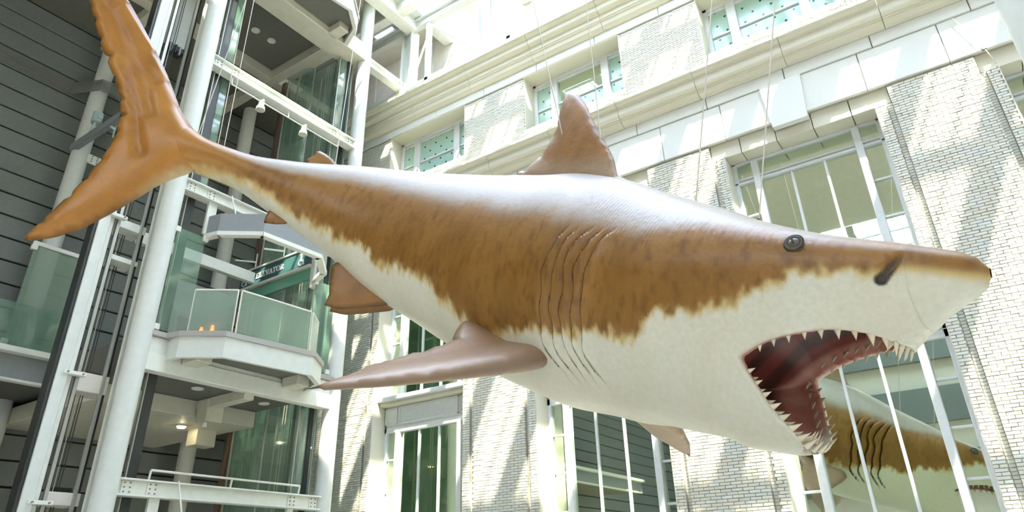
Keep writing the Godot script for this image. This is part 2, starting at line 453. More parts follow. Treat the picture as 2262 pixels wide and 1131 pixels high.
func bar(o: Node3D, called: String, x0: float, x1: float, y0: float, y1: float, z0 := -10.45, z1 := -10.37) -> void:
	part(called, MB.new().cbox(x0, x1, y0, y1, z0, z1, 0.008), M.window_paint, o)

func tall_window(c: float, label: String) -> void:
	var o := thing("window_%d" % (BAYS.find(c) + 1), "white framed " + label, "window", Vector3(c, -1, -10.4), "", "structure")
	var fr := MB.new()
	for sg: float in [-1.0, 1.0]: fr.cbox(c + sg * 1.15, c + sg * 1.08, -1.0, 6.11, -10.46, -10.36, 0.01)
	fr.cbox(c - 1.15, c + 1.15, 6.065, 6.11, -10.46, -10.36, 0.01)
	fr.cbox(c - 1.15, c + 1.15, 5.70, 5.745, -10.46, -10.36, 0.01)
	fr.cbox(c - 1.15, c + 1.15, 5.775, 5.82, -10.46, -10.37, 0.01)
	fr.cbox(c - 1.15, c + 1.15, 2.66, 2.78, -10.46, -10.36, 0.01)
	fr.cbox(c - 1.15, c + 1.15, 5.74, 5.78, -10.46, -10.40, 0.005)
	part("frame", fr, M.window_paint, o)
	for sg: float in [-1.0, 1.0]:
		bar(o, "mullion", c + sg * 0.78 - 0.055, c + sg * 0.78 + 0.055, 3.3, 6.08, -10.46, -10.34)
		bar(o, "mullion", c + sg * 0.78 - 0.055, c + sg * 0.78 + 0.055, -1.0, 2.70, -10.46, -10.34)
		bar(o, "muntin", c + sg * 0.25 - 0.02, c + sg * 0.25 + 0.02, 3.3, 5.71, -10.45, -10.39)
		bar(o, "muntin", c + sg * 0.25 - 0.02, c + sg * 0.25 + 0.02, -1.0, 2.68, -10.45, -10.39)
		var x0 := c + sg * 0.835; var x1 := c + sg * 1.08
		for y in [5.12, 4.51, 3.9, 2.15, 1.55, 0.95, 0.35, -0.25]: bar(o, "glazing_bar", x0, x1, y - 0.017, y + 0.017, -10.45, -10.39)
		var ys := [3.3, 3.9, 4.51, 5.12, 5.71]
		for k in 4: pane(o, x0, x1, ys[k], ys[k + 1], -10.42, M.coated_glass)
		ys = [-0.85, -0.25, 0.35, 0.95, 1.55, 2.15, 2.68]
		for k in 6: pane(o, x0, x1, ys[k], ys[k + 1], -10.42, M.coated_glass)
		pane(o, x0, x1, 5.81, 6.07, -10.42, M.coated_glass)
	pane(o, c - 0.73, c + 0.73, 5.81, 6.07, -10.42, M.coated_glass)
	for k in 3:
		var xs := [c - 0.73, c - 0.25, c + 0.25, c + 0.73]
		pane(o, xs[k], xs[k + 1], 3.3, 5.71, -10.42, M.coated_glass)
		pane(o, xs[k], xs[k + 1], -1.0, 2.68, -10.42, M.coated_glass)
	# sill and the panel between the two storeys
	part("sill", MB.new().cbox(c - 1.15, c + 1.15, 3.24, 3.33, -10.46, -10.10, 0.012), M.window_paint, o)
	part("sill_mould", MB.new().cbox(c - 1.15, c + 1.15, 3.17, 3.24, -10.46, -10.20, 0.012), M.stone_warm, o)
	var sp := part("spandrel", MB.new().box(c - 1.15, c + 1.15, 2.78, 3.17, -10.46, -10.36), M.window_paint, o)
	for xx in [[-1.12, -0.80], [-0.76, 0.76], [0.80, 1.12]]:
		var rm := MB.new()
		rm.cbox(c + xx[0], c + xx[1], 3.12, 3.15, -10.37, -10.33, 0.006).cbox(c + xx[0], c + xx[1], 2.81, 2.84, -10.37, -10.33, 0.006)
		rm.cbox(c + xx[0], c + xx[0] + 0.03, 2.81, 3.15, -10.37, -10.33, 0.006).cbox(c + xx[1] - 0.03, c + xx[1], 2.81, 3.15, -10.37, -10.33, 0.006)
		part("panel_mould", rm, M.window_paint, sp)

func small_window(c: float, label: String, k: int) -> void:
	var o := thing("window_%d" % (k + 5), "white framed " + label, "window", Vector3(c, 8.2, -10.4), "", "structure")
	var fr := MB.new()
	for sg: float in [-1.0, 1.0]: fr.cbox(c + sg * 1.13, c + sg * 1.04, 8.22, 9.58, -10.46, -10.36, 0.012)
	fr.cbox(c - 1.13, c + 1.13, 9.50, 9.58, -10.46, -10.36, 0.012)
	fr.cbox(c - 1.13, c + 1.13, 9.44, 9.50, -10.46, -10.39, 0.012)
	fr.cbox(c - 1.13, c + 1.13, 8.22, 8.30, -10.46, -10.36, 0.012)
	part("frame", fr, M.window_paint, o)
	for sg: float in [-1.0, 1.0]: bar(o, "mullion", c + sg * 0.61 - 0.085, c + sg * 0.61 + 0.085, 8.25, 9.52, -10.46, -10.345)
	var xs := [[-1.04, -0.695], [-0.525, 0.525], [0.695, 1.04]]
	for q in 3:
		var x0: float = c + xs[q][0]; var x1: float = c + xs[q][1]
		bar(o, "meeting_rail", x0, x1, 8.85, 8.90, -10.45, -10.38)
		var dotted: bool = not (k == 1 and q == 1)
		pane(o, x0, x1, 8.30, 8.86, -10.415, M.dotted_glass)
		pane(o, x0, x1, 8.89, 9.45, -10.42, M.dotted_glass if dotted else M.coated_glass)

# ------------------------------------------------------------------ roof: glass on white rafters, a truss at its foot, a solid strip over the shark
func build_roof() -> void:
	var g := thing("skylight", "glass roof on white rafters high over the stone facade", "skylight", Vector3(0, 13.2, -7), "", "structure")
	var g2 := thing("skylight", "added glass roof on white rafters behind the camera, letting sun onto the floor", "skylight", Vector3(0, 13.2, 9), "", "structure")  # unseen opening, added so the sunlit floor throws light up at the belly
	for field in [[g, -11.0, -3.0], [g2, 9.5, 15.4]]:
		var o: Node3D = field[0]
		var n := 0
		var x := -9.3
		while x < 8.8:
			var wd := 0.30
			part("rafter", MB.new().cbox(x - wd / 2, x + wd / 2, 12.80, 13.2, field[1], field[2], 0.01), M.white_paint, o)
			for q in 2: part("glazing_bar", MB.new().box(x + 0.42 * (q + 1) - 0.02, x + 0.42 * (q + 1) + 0.02, 13.12, 13.2, field[1], field[2]), M.white_paint, o)
			part("pane", MB.new().box(x, x + 1.26, 13.2, 13.212, field[1], field[2]), M.roof_glass, o)
			x += 1.26; n += 1
		var z: float = field[1] + 1.1
		while z < field[2]:
			part("purlin", MB.new().cbox(-9.4, 9.0, 12.92, 13.16, z - 0.07, z + 0.07, 0.01), M.white_paint, o)
			z += 1.9
	var sl := MB.new().box(-9.3, 9.2, 13.2, 13.5, -3.0, 9.5).box(-15.0, -9.3, 13.2, 13.5, -9.9, 15.7).box(-15.0, -9.3, 13.2, 13.5, -11.3, -10.32)
	for x in [[-15.0, -11.95], [-11.25, -11.05], [-10.4, -10.06], [-9.66, -9.3]]: sl.box(x[0], x[1], 13.2, 13.5, -10.32, -9.9)
	struct("ceiling", sl, M.plaster, "solid pale roof between the two glass roofs with small square skylights", "ceiling", Vector3(0, 13.2, 0))
	# roof edge beams
	var e := thing("trim_3", "white edge beam along the foot of the glass roof", "beam", Vector3(0, 12.6, -9.9), "", "structure")
	part("beam", MB.new().cbox(-14.5, 9.0, 12.56, 12.74, -9.98, -9.82, 0.012).cbox(-14.5, 9.0, 12.74, 12.78, -10.06, -9.74, 0.01), M.white_paint, e)
	part("gutter", MB.new().box(-14.5, 9.0, 12.78, 13.2, -10.06, -9.98), M.white_paint, e)
	for b in [["pale ceiling beam crossing behind the head of the right tower column", -14.5, -9.0, -9.35, -9.1], ["second pale ceiling beam above the tower bay", -14.5, -9.4, -7.0, -6.75]]:
		var o := thing("roof_beam", b[0], "beam", Vector3(b[1], 12.55, b[3]), "", "structure")
		part("beam", MB.new().cbox(b[1], b[2], 12.55, 13.2, b[3], b[4], 0.012), M.beam_paint, o)
	var o2 := thing("roof_beam", "pale ceiling beam running to the facade along the edge of the glass", "beam", Vector3(-9.6, 12.6, -7), "", "structure")
	part("beam", MB.new().cbox(-9.75, -9.42, 12.5, 13.2, -9.85, 3.0, 0.012), M.beam_paint, o2)
	# truss over the cornice
	var t := thing("roof_truss", "white steel truss of posts and diagonals standing on the upper cornice", "truss", Vector3(0, 10.5, -9.9), "", "structure")
	part("bottom_chord", MB.new().cbox(-14.4, 9.0, 10.72, 10.82, -9.98, -9.84, 0.01), M.white_paint, t)
	for x in [-9.72, -7.30, -4.88, -2.46, -0.04, 2.38, 4.8, 7.2]:
		part("post", MB.new().cbox(x - 0.17, x + 0.17, 10.46, 12.6, -9.93, -9.90, 0.008).cbox(x + 0.12, x + 0.17, 10.46, 12.6, -10.1, -9.80, 0.008).cbox(x - 0.17, x - 0.12, 10.46, 12.6, -10.1, -9.80, 0.008), M.white_paint, t)
		part("hanger", MB.new().cbox(x + 0.62, x + 0.74, 10.46, 12.6, -9.96, -9.84, 0.01), M.white_paint, t)
		part("diagonal", MB.new().cyl(Vector3(x + 0.68, 12.55, -9.9), Vector3(x + 2.24, 10.86, -9.9), 0.028, 8), M.white_paint, t)
		part("diagonal", MB.new().cyl(Vector3(x + 0.15, 10.86, -9.9), Vector3(x - 1.65 + 2.42, 12.5, -9.9), 0.028, 8), M.white_paint, t)
	# big near column at the right edge of the view
	var col := thing("column", "thick pale round column at the upper right edge of the picture", "column", Vector3(1.43, -1, -7), "", "structure")
	part("shaft", MB.new().cyl(Vector3(1.43, -1, -7), Vector3(1.43, 12.8, -7), 0.30, 40), M.white_paint, col)
	# thin cable with a bracket on the frieze
	var cab := thing("facade_cable", "thin cable with a small bracket sagging across the frieze at the upper right", "cable", Vector3(1.1, 7.0, -9.9))
	part("cable", MB.new().tube([Vector3(1.06, 7.05, -9.91), Vector3(1.27, 6.40, -9.91), Vector3(1.33, 6.1, -9.93)], 0.008, 6), M.wire, cab)
	part("bracket", MB.new().cbox(1.24, 1.30, 6.36, 6.42, -9.954, -9.90, 0.006), M.bolt, cab)

# ------------------------------------------------------------------ the white steel lift tower on the left
const ORDER := ["first", "second", "third", "fourth", "fifth", "sixth", "seventh", "eighth", "ninth"]

func steel_beam(label: String, x: float, y0: float, y1: float, z0: float, z1: float, bolts: Array, w := 0.10) -> Node3D:   # an I-beam along z with bolted ends
	var o := thing("steel_beam", label, "beam", Vector3(x, y0, z1), "", "structure")
	part("web", MB.new().cbox(x - 0.03, x + 0.03, y0 + 0.02, y1 - 0.02, z0, z1, 0.004), M.beam_paint, o)
	part("flange", MB.new().cbox(x - w, x + w, y0, y0 + 0.025, z0, z1, 0.006), M.beam_paint, o)
	part("flange", MB.new().cbox(x - w, x + w, y1 - 0.025, y1, z0, z1, 0.006), M.beam_paint, o)
	for zb in bolts:
		var pl := part("splice_plate", MB.new().cbox(x + 0.03, x + 0.045, y0 + 0.03, y1 - 0.03, zb - 0.08, zb + 0.08, 0.004), M.beam_paint, o)
		var bm := MB.new()
		for q in 3:
			for sg: float in [-0.04, 0.04]:
				var at := Vector3(x + 0.045, lerpf(y0 + 0.055, y1 - 0.055, q / 2.0), zb + sg)
				bm.cyl(at, at + Vector3(0.014, 0, 0), 0.0115, 6)
		part("bolts", bm, M.bolt, pl, "", "stuff")
	return o

func balcony(dy: float, label: String, with_glass: bool) -> void:
	var o := thing("balcony", label, "balcony", Vector3(-9.6, 3.0 + dy, -6.5), "", "structure")
	var outer := [Vector2(-9.86, -5.24), Vector2(-9.55, -5.32), Vector2(-9.03, -5.75), Vector2(-8.83, -7.28), Vector2(-9.2, -7.78), Vector2(-9.86, -8.12)]
	var inner := [Vector2(-9.86, -5.34), Vector2(-9.565, -5.35), Vector2(-9.055, -5.77), Vector2(-8.86, -7.27), Vector2(-9.22, -7.755), Vector2(-9.86, -8.02)]
	part("deck", MB.new().prism(outer, 3.30 + dy, 3.38 + dy), M.granite, o)
	var fa := MB.new()
	for k in outer.size() - 1:
		fa.prism([inner[k], inner[k + 1], inner[k + 1].lerp(Vector2(-9.86, -6.6), 0.07), inner[k].lerp(Vector2(-9.86, -6.6), 0.07)], 2.99 + dy, 3.30 + dy)
	part("fascia", fa, M.white_paint, o)
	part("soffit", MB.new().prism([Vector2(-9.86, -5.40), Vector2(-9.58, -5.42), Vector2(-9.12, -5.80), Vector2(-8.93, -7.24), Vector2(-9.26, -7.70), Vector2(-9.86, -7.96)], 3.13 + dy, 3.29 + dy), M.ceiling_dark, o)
	for z in [-5.72, -7.55]: part("bracket", MB.new().cbox(-9.8, -9.42 if z > -6 else -9.40, 2.97 + dy, 3.16 + dy, z - 0.13, z + 0.13, 0.01), M.cream_soffit, o)
	if not with_glass: return
	var rail := [Vector2(-9.56, -5.42), Vector2(-9.02, -5.86), Vector2(-8.93, -7.2), Vector2(-9.28, -7.64)]
	for k in 3:
		var a: Vector2 = rail[k]; var b: Vector2 = rail[k + 1]
		var d := (b - a).normalized()
		var a2 := a + d * 0.03; var b2 := b - d * 0.03
		var off := Vector2(-d.y, d.x) * 0.012
		part("glass_panel", MB.new().prism([a2 - off, b2 - off, b2 + off, a2 + off], 3.39 + dy, 4.04 + dy), M.frosted_glass, o)
		part("handrail", MB.new().cyl(Vector3(a2.x, 4.055 + dy, a2.y), Vector3(b2.x, 4.055 + dy, b2.y), 0.017, 10), M.lamp_body, o)
		for q in [a2, b2]: part("rail_post", MB.new().cyl(Vector3(q.x, 3.38 + dy, q.y), Vector3(q.x, 4.06 + dy, q.y), 0.013, 8), M.lamp_body, o)

func canopy(dy: float, label: String) -> void:
	var o := thing("canopy", label, "canopy", Vector3(-9.6, 5.1 + dy, -6.5), "", "structure")
	var pts := [Vector2(-9.9, -5.60), Vector2(-9.62, -5.66), Vector2(-9.06, -6.12), Vector2(-9.0, -7.3), Vector2(-9.5, -7.85), Vector2(-9.9, -8.0)]
	for k in pts.size() - 1:
		var a: Vector2 = pts[k]; var b: Vector2 = pts[k + 1]
		var d := (b - a).normalized(); var n := Vector2(-d.y, d.x)
		if n.dot(Vector2(-9.9, -6.8) - a) < 0.0: n = -n
		part("fascia_panel", MB.new().prism([a, b, b + n * 0.03, a + n * 0.03], 5.17 + dy, 5.50 + dy), M.fascia_grey, o)
		part("rim", MB.new().prism([a - n * 0.02, b - n * 0.02, b + n * 0.10, a + n * 0.10], 5.10 + dy, 5.17 + dy), M.beam_paint, o)
	part("hanger", MB.new().cbox(-9.93, -9.87, 5.17 + dy, 5.78 + dy, -5.72, -5.56, 0.006), M.beam_paint, o)
	part("hanger", MB.new().cbox(-9.93, -9.87, 5.17 + dy, 5.78 + dy, -8.02, -7.9, 0.006), M.beam_paint, o)
	part("tie_rod", MB.new().cyl(Vector3(-9.55, 5.5 + dy, -5.9), Vector3(-9.8, 6.0 + dy, -5.9), 0.012, 6), M.beam_paint, o)

func downlight(x: float, y: float, z: float, label: String, lit: bool) -> void:
	var o := thing("ceiling_light", label, "light", Vector3(x, y, z), "recessed ceiling lights in the lift tower")
	var ring := MB.new()
	for k in 20: ring.cyl(Vector3(x + 0.085 * cos(TAU * k / 20), y - 0.008, z + 0.085 * sin(TAU * k / 20)), Vector3(x + 0.085 * cos(TAU * (k + 1) / 20), y - 0.008, z + 0.085 * sin(TAU * (k + 1) / 20)), 0.014, 6)
	part("trim_ring", ring, M.lamp_body, o)
	part("lens", MB.new().cyl(Vector3(x, y - 0.004, z), Vector3(x, y - (0.05 if lit else 0.016), z), 0.078, 20, 0.066), M.lamp_glow if lit else M.lamp_body, o)
	if lit:
		var l := OmniLight3D.new(); l.name = "glow"; l.light_color = Color(1, 0.92, 0.74); l.light_energy = 0.5; l.omni_range = 30.0; l.omni_attenuation = 2.0
		l.light_size = 0.03; l.shadow_enabled = true; l.position = Vector3(0, -0.024, 0) * S
		o.add_child(l)

func can_lamp(at: Vector3, label: String) -> void:
	var o := thing("can_light", label, "light", at)
	part("housing", MB.new().cyl(at + Vector3(0, 0.06, 0), at + Vector3(0, 0.20, 0), 0.055, 16).cyl(at, at + Vector3(0, 0.07, 0), 0.09, 20, 0.075), M.lamp_body, o)
	part("lens", MB.new().cyl(at + Vector3(0, -0.006, 0), at + Vector3(0, 0.002, 0), 0.075, 20), M.cream_soffit, o)
	part("yoke", MB.new().cbox(at.x - 0.07, at.x + 0.07, at.y + 0.19, at.y + 0.22, at.z - 0.02, at.z + 0.02, 0.004), M.lamp_body, o)

func glass_sheet(label: String, p: Vector3, q: Vector3, y0: float, y1: float, m: Material, clamps := true) -> void:
	var o := thing("glass_screen", label, "glass screen", Vector3((p.x + q.x) / 2, y0, (p.z + q.z) / 2))
	var d := Vector2(q.x - p.x, q.z - p.z).normalized(); var n := Vector2(-d.y, d.x) * 0.01
	part("sheet", MB.new().prism([Vector2(p.x, p.z) - n, Vector2(q.x, q.z) - n, Vector2(q.x, q.z) + n, Vector2(p.x, p.z) + n], y0, y1), m, o)
	if not clamps: return
	for e in [p, q]:
		for y in [y0 + 0.03, y1 - 0.03]: part("clamp", MB.new().cbox(e.x - 0.035, e.x + 0.035, y - 0.045, y + 0.045, e.z - 0.045, e.z + 0.045, 0.006), M.lamp_body, o)

func round_column(x: float, z: float, r: float, y1: float, label: String) -> void:
	var o := thing("column", label, "column", Vector3(x, -1, z), "", "structure")
	part("shaft", MB.new().cyl(Vector3(x, -1, z), Vector3(x, y1, z), r, 36), M.white_paint, o)

func vertical(called: String, label: String, cat: String, x: float, z0: float, z1: float, mt: Material, y0 := -1.0, y1 := 12.6, depth := 0.06) -> Node3D:
	var o := thing(called, label, cat, Vector3(x, y0, (z0 + z1) / 2))
	part("bar", MB.new().cbox(x - depth / 2, x + depth / 2, y0, y1, z0, z1, 0.004), mt, o)
	return o

func build_tower() -> void:
	round_column(-9.9, -4.95, 0.155, 13.2, "tall white round column left of the balcony, crossed by the tail of the shark")
	round_column(-9.9, -8.64, 0.15, 13.2, "tall white round column right of the balcony, next to the stone facade")
	round_column(-14.05, -4.95, 0.165, 11.2, "round column against the grey panel wall at the far left, wrapped by conduits")
	round_column(-14.0, -8.5, 0.165, 11.2, "round column against the grey panel wall seen between the tower beams")
	# floors
	var sl := thing("floor_slab", "upper floor slab of the tower with a dark underside", "floor", Vector3(-12, 11.2, -6), "", "structure")
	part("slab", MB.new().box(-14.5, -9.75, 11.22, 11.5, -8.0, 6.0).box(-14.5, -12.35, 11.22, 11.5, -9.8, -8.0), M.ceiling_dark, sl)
	for b in [[-10.3, -9.75, 10.80, 11.26, -8.55, 6.0], [-12.5, -12.25, 10.98, 11.26, -9.8, 6.0], [-14.5, -10.0, 10.95, 11.26, -8.02, -7.80], [-14.5, -10.0, 10.95, 11.26, -5.05, -4.85], [-14.5, -10.0, 10.98, 11.26, -1.6, -1.35]]:
		part("ceiling_beam", MB.new().cbox(b[0], b[1], b[2], b[3], b[4], b[5], 0.012), M.cream_soffit, sl)
	var s2 := thing("floor_slab", "middle floor slab of the tower at the height of the glass balcony", "floor", Vector3(-12, 2.9, -6), "", "structure")
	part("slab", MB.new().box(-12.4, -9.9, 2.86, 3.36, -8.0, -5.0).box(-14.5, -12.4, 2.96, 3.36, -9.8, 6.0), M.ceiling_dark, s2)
	part("bulkhead", MB.new().cbox(-14.4, -11.2, 2.58, 2.86, -8.0, -5.1, 0.01), M.cream_soffit, s2)
	part("edge_fascia", MB.new().cbox(-12.42, -12.30, 2.93, 3.30, -5.15, 6.0, 0.008), M.fascia_grey, s2)
	part("edge_trim", MB.new().cbox(-12.42, -12.14, 3.30, 3.39, -5.15, 6.0, 0.008).cbox(-12.42, -12.28, 2.90, 2.94, -5.15, 6.0, 0.006), M.beam_paint, s2)
	part("cross_beam", MB.new().cbox(-12.4, -9.9, 2.70, 2.9, -7.0, -6.82, 0.01).cbox(-12.3, -12.0, 2.3, 2.6, -12.0 + 4.2, -7.4, 0.01), M.cream_soffit, s2)
	part("slant_beam", MB.new().obox(Vector3(-13.2, 2.45, -3.7), Vector3(2.4, 0.5, 0.3), Basis(Vector3.UP, 0.0)), M.cream_soffit, s2)
	# deep fascia beam under the balcony
	var fb := thing("steel_beam", "deep pale fascia beam below the glass balcony between the two tall columns", "beam", Vector3(-9.9, 2.8, -6.8), "", "structure")
	part("web", MB.new().cbox(-9.99, -9.80, 2.80, 3.06, -8.64, -4.95, 0.008), M.beam_paint, fb)
	part("upper_web", MB.new().cbox(-9.99, -9.83, 3.06, 3.30, -8.64, -4.95, 0.008), M.beam_paint, fb)
	part("ledge", MB.new().cbox(-9.99, -9.78, 3.30, 3.38, -8.64, -4.95, 0.008), M.granite, fb)
	steel_beam("lowest bolted steel beam, with a pipe rail just above it", -9.9, 1.12, 1.345, -8.6, -5.0, [-5.21, -5.57, -7.96, -8.4])
	steel_beam("bolted steel beam just under the shark's tail stalk, above the grey canopy", -9.9, 5.765, 5.985, -8.6, -5.0, [-5.21, -5.57, -7.96, -8.4])
	steel_beam("bright bolted steel beam carrying two can lights above the shark's back", -9.9, 8.36, 8.59, -8.6, -5.0, [-5.21, -5.57, -7.96, -8.4])
	var st := thing("steel_beam", "white steel strut from the right tower column to the foot of the roof truss", "beam", Vector3(-9.9, 10.8, -9.2), "", "structure")
	part("web", MB.new().cbox(-9.93, -9.87, 10.80, 11.02, -9.95, -8.6, 0.006), M.white_paint, st)
	part("flange", MB.new().cbox(-10.0, -9.80, 11.0, 11.03, -9.95, -8.6, 0.006).cbox(-10.0, -9.80, 10.79, 10.82, -9.95, -8.6, 0.006), M.white_paint, st)
	for r in [["white pipe rail above the lowest bolted beam", 1.475, 1.345, -5.50, -8.09], ["white pipe rail hanging under the bright beam with the can lights", 8.21, 8.37, -5.52, -8.1]]:
		var o := thing("pipe_rail", r[0], "rail", Vector3(-9.86, r[1], r[3]))
		part("rail", MB.new().cyl(Vector3(-9.86, r[1], r[3]), Vector3(-9.86, r[1], r[4]), 0.017, 10), M.lamp_body, o)
		for z in [r[3], (r[3] + r[4]) / 2, r[4]]: part("bracket", MB.new().cyl(Vector3(-9.86, r[1], z), Vector3(-9.88, r[2], z), 0.016, 8), M.lamp_body, o)
	balcony(0.0, "trapezoid balcony with frosted glass railing and stone edge between the tall columns", true)
	balcony(7.83, "upper trapezoid balcony seen from below at the top of the picture", true)
	canopy(0.0, "bent grey canopy fascia above the glass balcony, behind the tail stalk")
	canopy(-4.64, "bent grey canopy fascia at the lower edge of the picture under the lowest beam")
	can_lamp(Vector3(-9.86, 8.02, -6.18), "white can light under the bright beam, nearer the left column")
	can_lamp(Vector3(-9.86, 8.02, -7.2), "white can light under the bright beam, nearer the right column")
	downlight(-10.42, 2.855, -6.3, "round ceiling light under the balcony floor, nearer the left column", false)
	downlight(-10.49, 2.855, -7.63, "round ceiling light under the balcony floor, beside the lift shaft", false)
	downlight(-11.95, 2.58, -7.05, "glowing round ceiling light under the lowered ceiling of the tower", true)
	downlight(-11.39, 11.215, -6.68, "larger round ceiling light in the dark top ceiling", false)
	downlight(-11.38, 11.215, -7.11, "smaller round ceiling light in the dark top ceiling", false)
	# glass
	glass_sheet("tall clear green glass sheet left of the balcony, clamped to the column", Vector3(-9.88, 0, -5.13), Vector3(-9.88, 0, -5.62), 3.43, 5.11, M.green_glass)
	glass_sheet("tall clear green glass sheet right of the balcony, clamped by the column", Vector3(-9.88, 0, -7.96), Vector3(-9.88, 0, -8.43), 3.43, 5.12, M.green_glass)
	glass_sheet("frosted glass screen at the far left, hanging from a pale bar", Vector3(-12.25, 0, -4.08), Vector3(-12.25, 0, -4.98), 3.42, 5.08, M.frosted_glass)
	glass_sheet("low green glass balustrade at the left edge of the picture", Vector3(-12.18, 0, -5.08), Vector3(-12.18, 0, -1.2), 3.40, 4.06, M.green_glass)
	var hb := thing("hanging_bar", "pale horizontal bar along the top of the far left glass screen", "bar", Vector3(-12.25, 5.12, -4.5))
	part("bar", MB.new().cbox(-12.28, -12.22, 5.09, 5.16, -5.0, -4.05, 0.006), M.beam_paint, hb)
	# lift sign
	var sg := thing("lift_sign", "dark teal lift sign with white lettering and a green glass band under it", "sign", Vector3(-11.2, 5.5, -8.05))
	part("board", MB.new().cbox(-12.3, -10.12, 5.50, 5.86, -8.00, -7.94, 0.01), M.sign_teal, sg)
	part("ledge", MB.new().cbox(-12.32, -10.05, 5.44, 5.50, -8.03, -7.90, 0.006).cbox(-12.32, -10.05, 5.86, 5.90, -8.03, -7.92, 0.006), M.beam_paint, sg)
	part("green_band", MB.new().cbox(-12.2, -10.05, 5.20, 5.44, -8.00, -7.96, 0.004), M.sign_green, sg)
	var tm := TextMesh.new(); var ft := SystemFont.new(); ft.font_names = PackedStringArray(["Droid Serif"])
	tm.font = ft; tm.text = "ELEVATOR"; tm.font_size = 64; tm.pixel_size = 0.0041; tm.depth = 0.02
	var tx := MeshInstance3D.new(); tx.name = "lettering"; tx.mesh = tm; tx.material_override = M.sign_white
	sg.add_child(tx); tx.position = (Vector3(-11.33, 5.68, -7.935) - Vector3(-11.2, 5.5, -8.05)) * S
	for x in [-12.15, -10.38]:
		var ic := MB.new()                         # small accessible-lift symbol: head, back, seat, leg and wheel
		ic.cyl(Vector3(x, 5.79, -7.94), Vector3(x, 5.79, -7.93), 0.028, 12)
		ic.obox(Vector3(x + 0.005, 5.70, -7.935), Vector3(0.03, 0.12, 0.01), Basis()).obox(Vector3(x + 0.04, 5.65, -7.935), Vector3(0.09, 0.028, 0.01), Basis()).obox(Vector3(x + 0.085, 5.60, -7.935), Vector3(0.028, 0.10, 0.01), Basis(Vector3.BACK, 0.3))
		for k in 14: ic.cyl(Vector3(x + 0.01 + 0.068 * cos(1.6 + k * 0.3), 5.62 + 0.068 * sin(1.6 + k * 0.3), -7.935), Vector3(x + 0.01 + 0.068 * cos(1.9 + k * 0.3), 5.62 + 0.068 * sin(1.9 + k * 0.3), -7.935), 0.009, 5)
		part("symbol", ic, M.sign_white, sg)
	for b in [[-11.9, 0.35], [-11.0, 0.35]]:
		part("stay", MB.new().cyl(Vector3(b[0], 5.9, -7.98), Vector3(b[0], 6.25, -7.98), 0.014, 6), M.beam_paint, sg)
		part("arm", MB.new().obox(Vector3(b[0] - 0.02, 6.0, -7.75), Vector3(0.05, 0.03, 0.5), Basis(Vector3.RIGHT, 0.25)), M.white_paint, sg)
	part("frame_post", MB.new().cbox(-10.04, -9.98, 5.0, 6.0, -8.04, -7.93, 0.006).cbox(-9.93, -9.87, 5.1, 5.8, -8.04, -7.93, 0.006), M.white_paint, sg)
	# beams and counter inside
	var ib := thing("inner_beam", "pale beam inside the tower behind the tall glass sheet", "beam", Vector3(-11.5, 5.4, -6.6), "", "structure")
	part("beam", MB.new().cbox(-11.56, -11.44, 5.38, 5.60, -7.7, -5.3, 0.008), M.beam_paint, ib)
	var ct := thing("parapet", "dark grey parapet panel behind the frosted balcony glass", "parapet", Vector3(-11.2, 4.2, -6.6))
	part("panel", MB.new().cbox(-11.24, -11.18, 3.38, 4.86, -7.1, -5.9, 0.008), M.fascia_grey, ct)
	part("cap", MB.new().cbox(-11.26, -11.16, 4.86, 4.89, -7.1, -5.9, 0.006), M.dark_metal, ct)
	for k in 2:
		var p := Vector3(-9.30, 3.40, -5.68) if k == 0 else Vector3(-9.42, 3.40, -5.58)
		var ol := thing("floor_lamp_spot", ["small orange glowing lamp on the balcony floor behind the frosted glass", "tiny red lamp beside the orange one on the balcony floor"][k], "light", p)
		part("base", MB.new().cyl(p - Vector3(0, 0.02, 0), p + Vector3(0, 0.012, 0), 0.03, 12), M.dark_metal, ol)
		part("bulb", MB.new().cyl(p + Vector3(0, 0.012, 0), p + Vector3(0, 0.10 - 0.03 * k, 0), 0.030, 12, 0.018), M.orange_lamp, ol)
		if k == 0:
			var gl := OmniLight3D.new(); gl.name = "glow"; gl.light_color = Color(1, 0.4, 0.1); gl.light_energy = 0.12; gl.omni_range = 20.0; gl.omni_attenuation = 2.0
			gl.light_size = 0.02; gl.shadow_enabled = true; gl.position = Vector3(0, 0.07, 0) * S
			ol.add_child(gl)
	# lift shaft between the columns
	vertical("guide_rail", "bundle of dark lift guide rails right beside the left column", "rail", -10.05, -5.26, -5.40, M.dark_metal)
	vertical("guide_rail", "slim steel rail beside the dark guide rails at the left column", "rail", -10.0, -5.215, -5.235, M.rail_steel)
	vertical("glass_strip", "narrow green glass strip right of the left column", "glass", -10.05, -5.42, -5.56, M.green_glass, 5.98, 12.6, 0.02)
	vertical("shaft_post", "bronze door post at the left edge of the glass lift shaft", "post", -12.03, -8.12, -8.05, M.bronze, -1.0, 10.9, 0.13)
	vertical("guide_rail", "thin steel edge beside the bronze door post", "rail", -11.88, -8.09, -8.06, M.rail_steel, -1.0, 10.9, 0.03)
	vertical("guide_rail", "pair of lift rails at the right of the glass shaft, left one", "rail", -10.37, -8.24, -8.20, M.dark_metal, -1.0, 10.9, 0.05)
	vertical("guide_rail", "pair of lift rails at the right of the glass shaft, right one", "rail", -10.24, -8.24, -8.20, M.rail_steel, -1.0, 10.9, 0.05)
	vertical("shaft_post", "dark post of the lift shaft next to the right column, slimmer one", "post", -10.2, -8.20, -8.25, M.dark_metal, -1.0, 11.4)
	vertical("shaft_post", "dark post of the lift shaft next to the right column, broader one", "post", -10.12, -8.34, -8.43, M.dark_metal, -1.0, 11.4)
	var cabg := thing("lift_shaft_glass", "tall green glass lift shaft with a rounded glass bay behind the balcony", "lift shaft", Vector3(-11, -1, -9))
	var arc := MB.new()
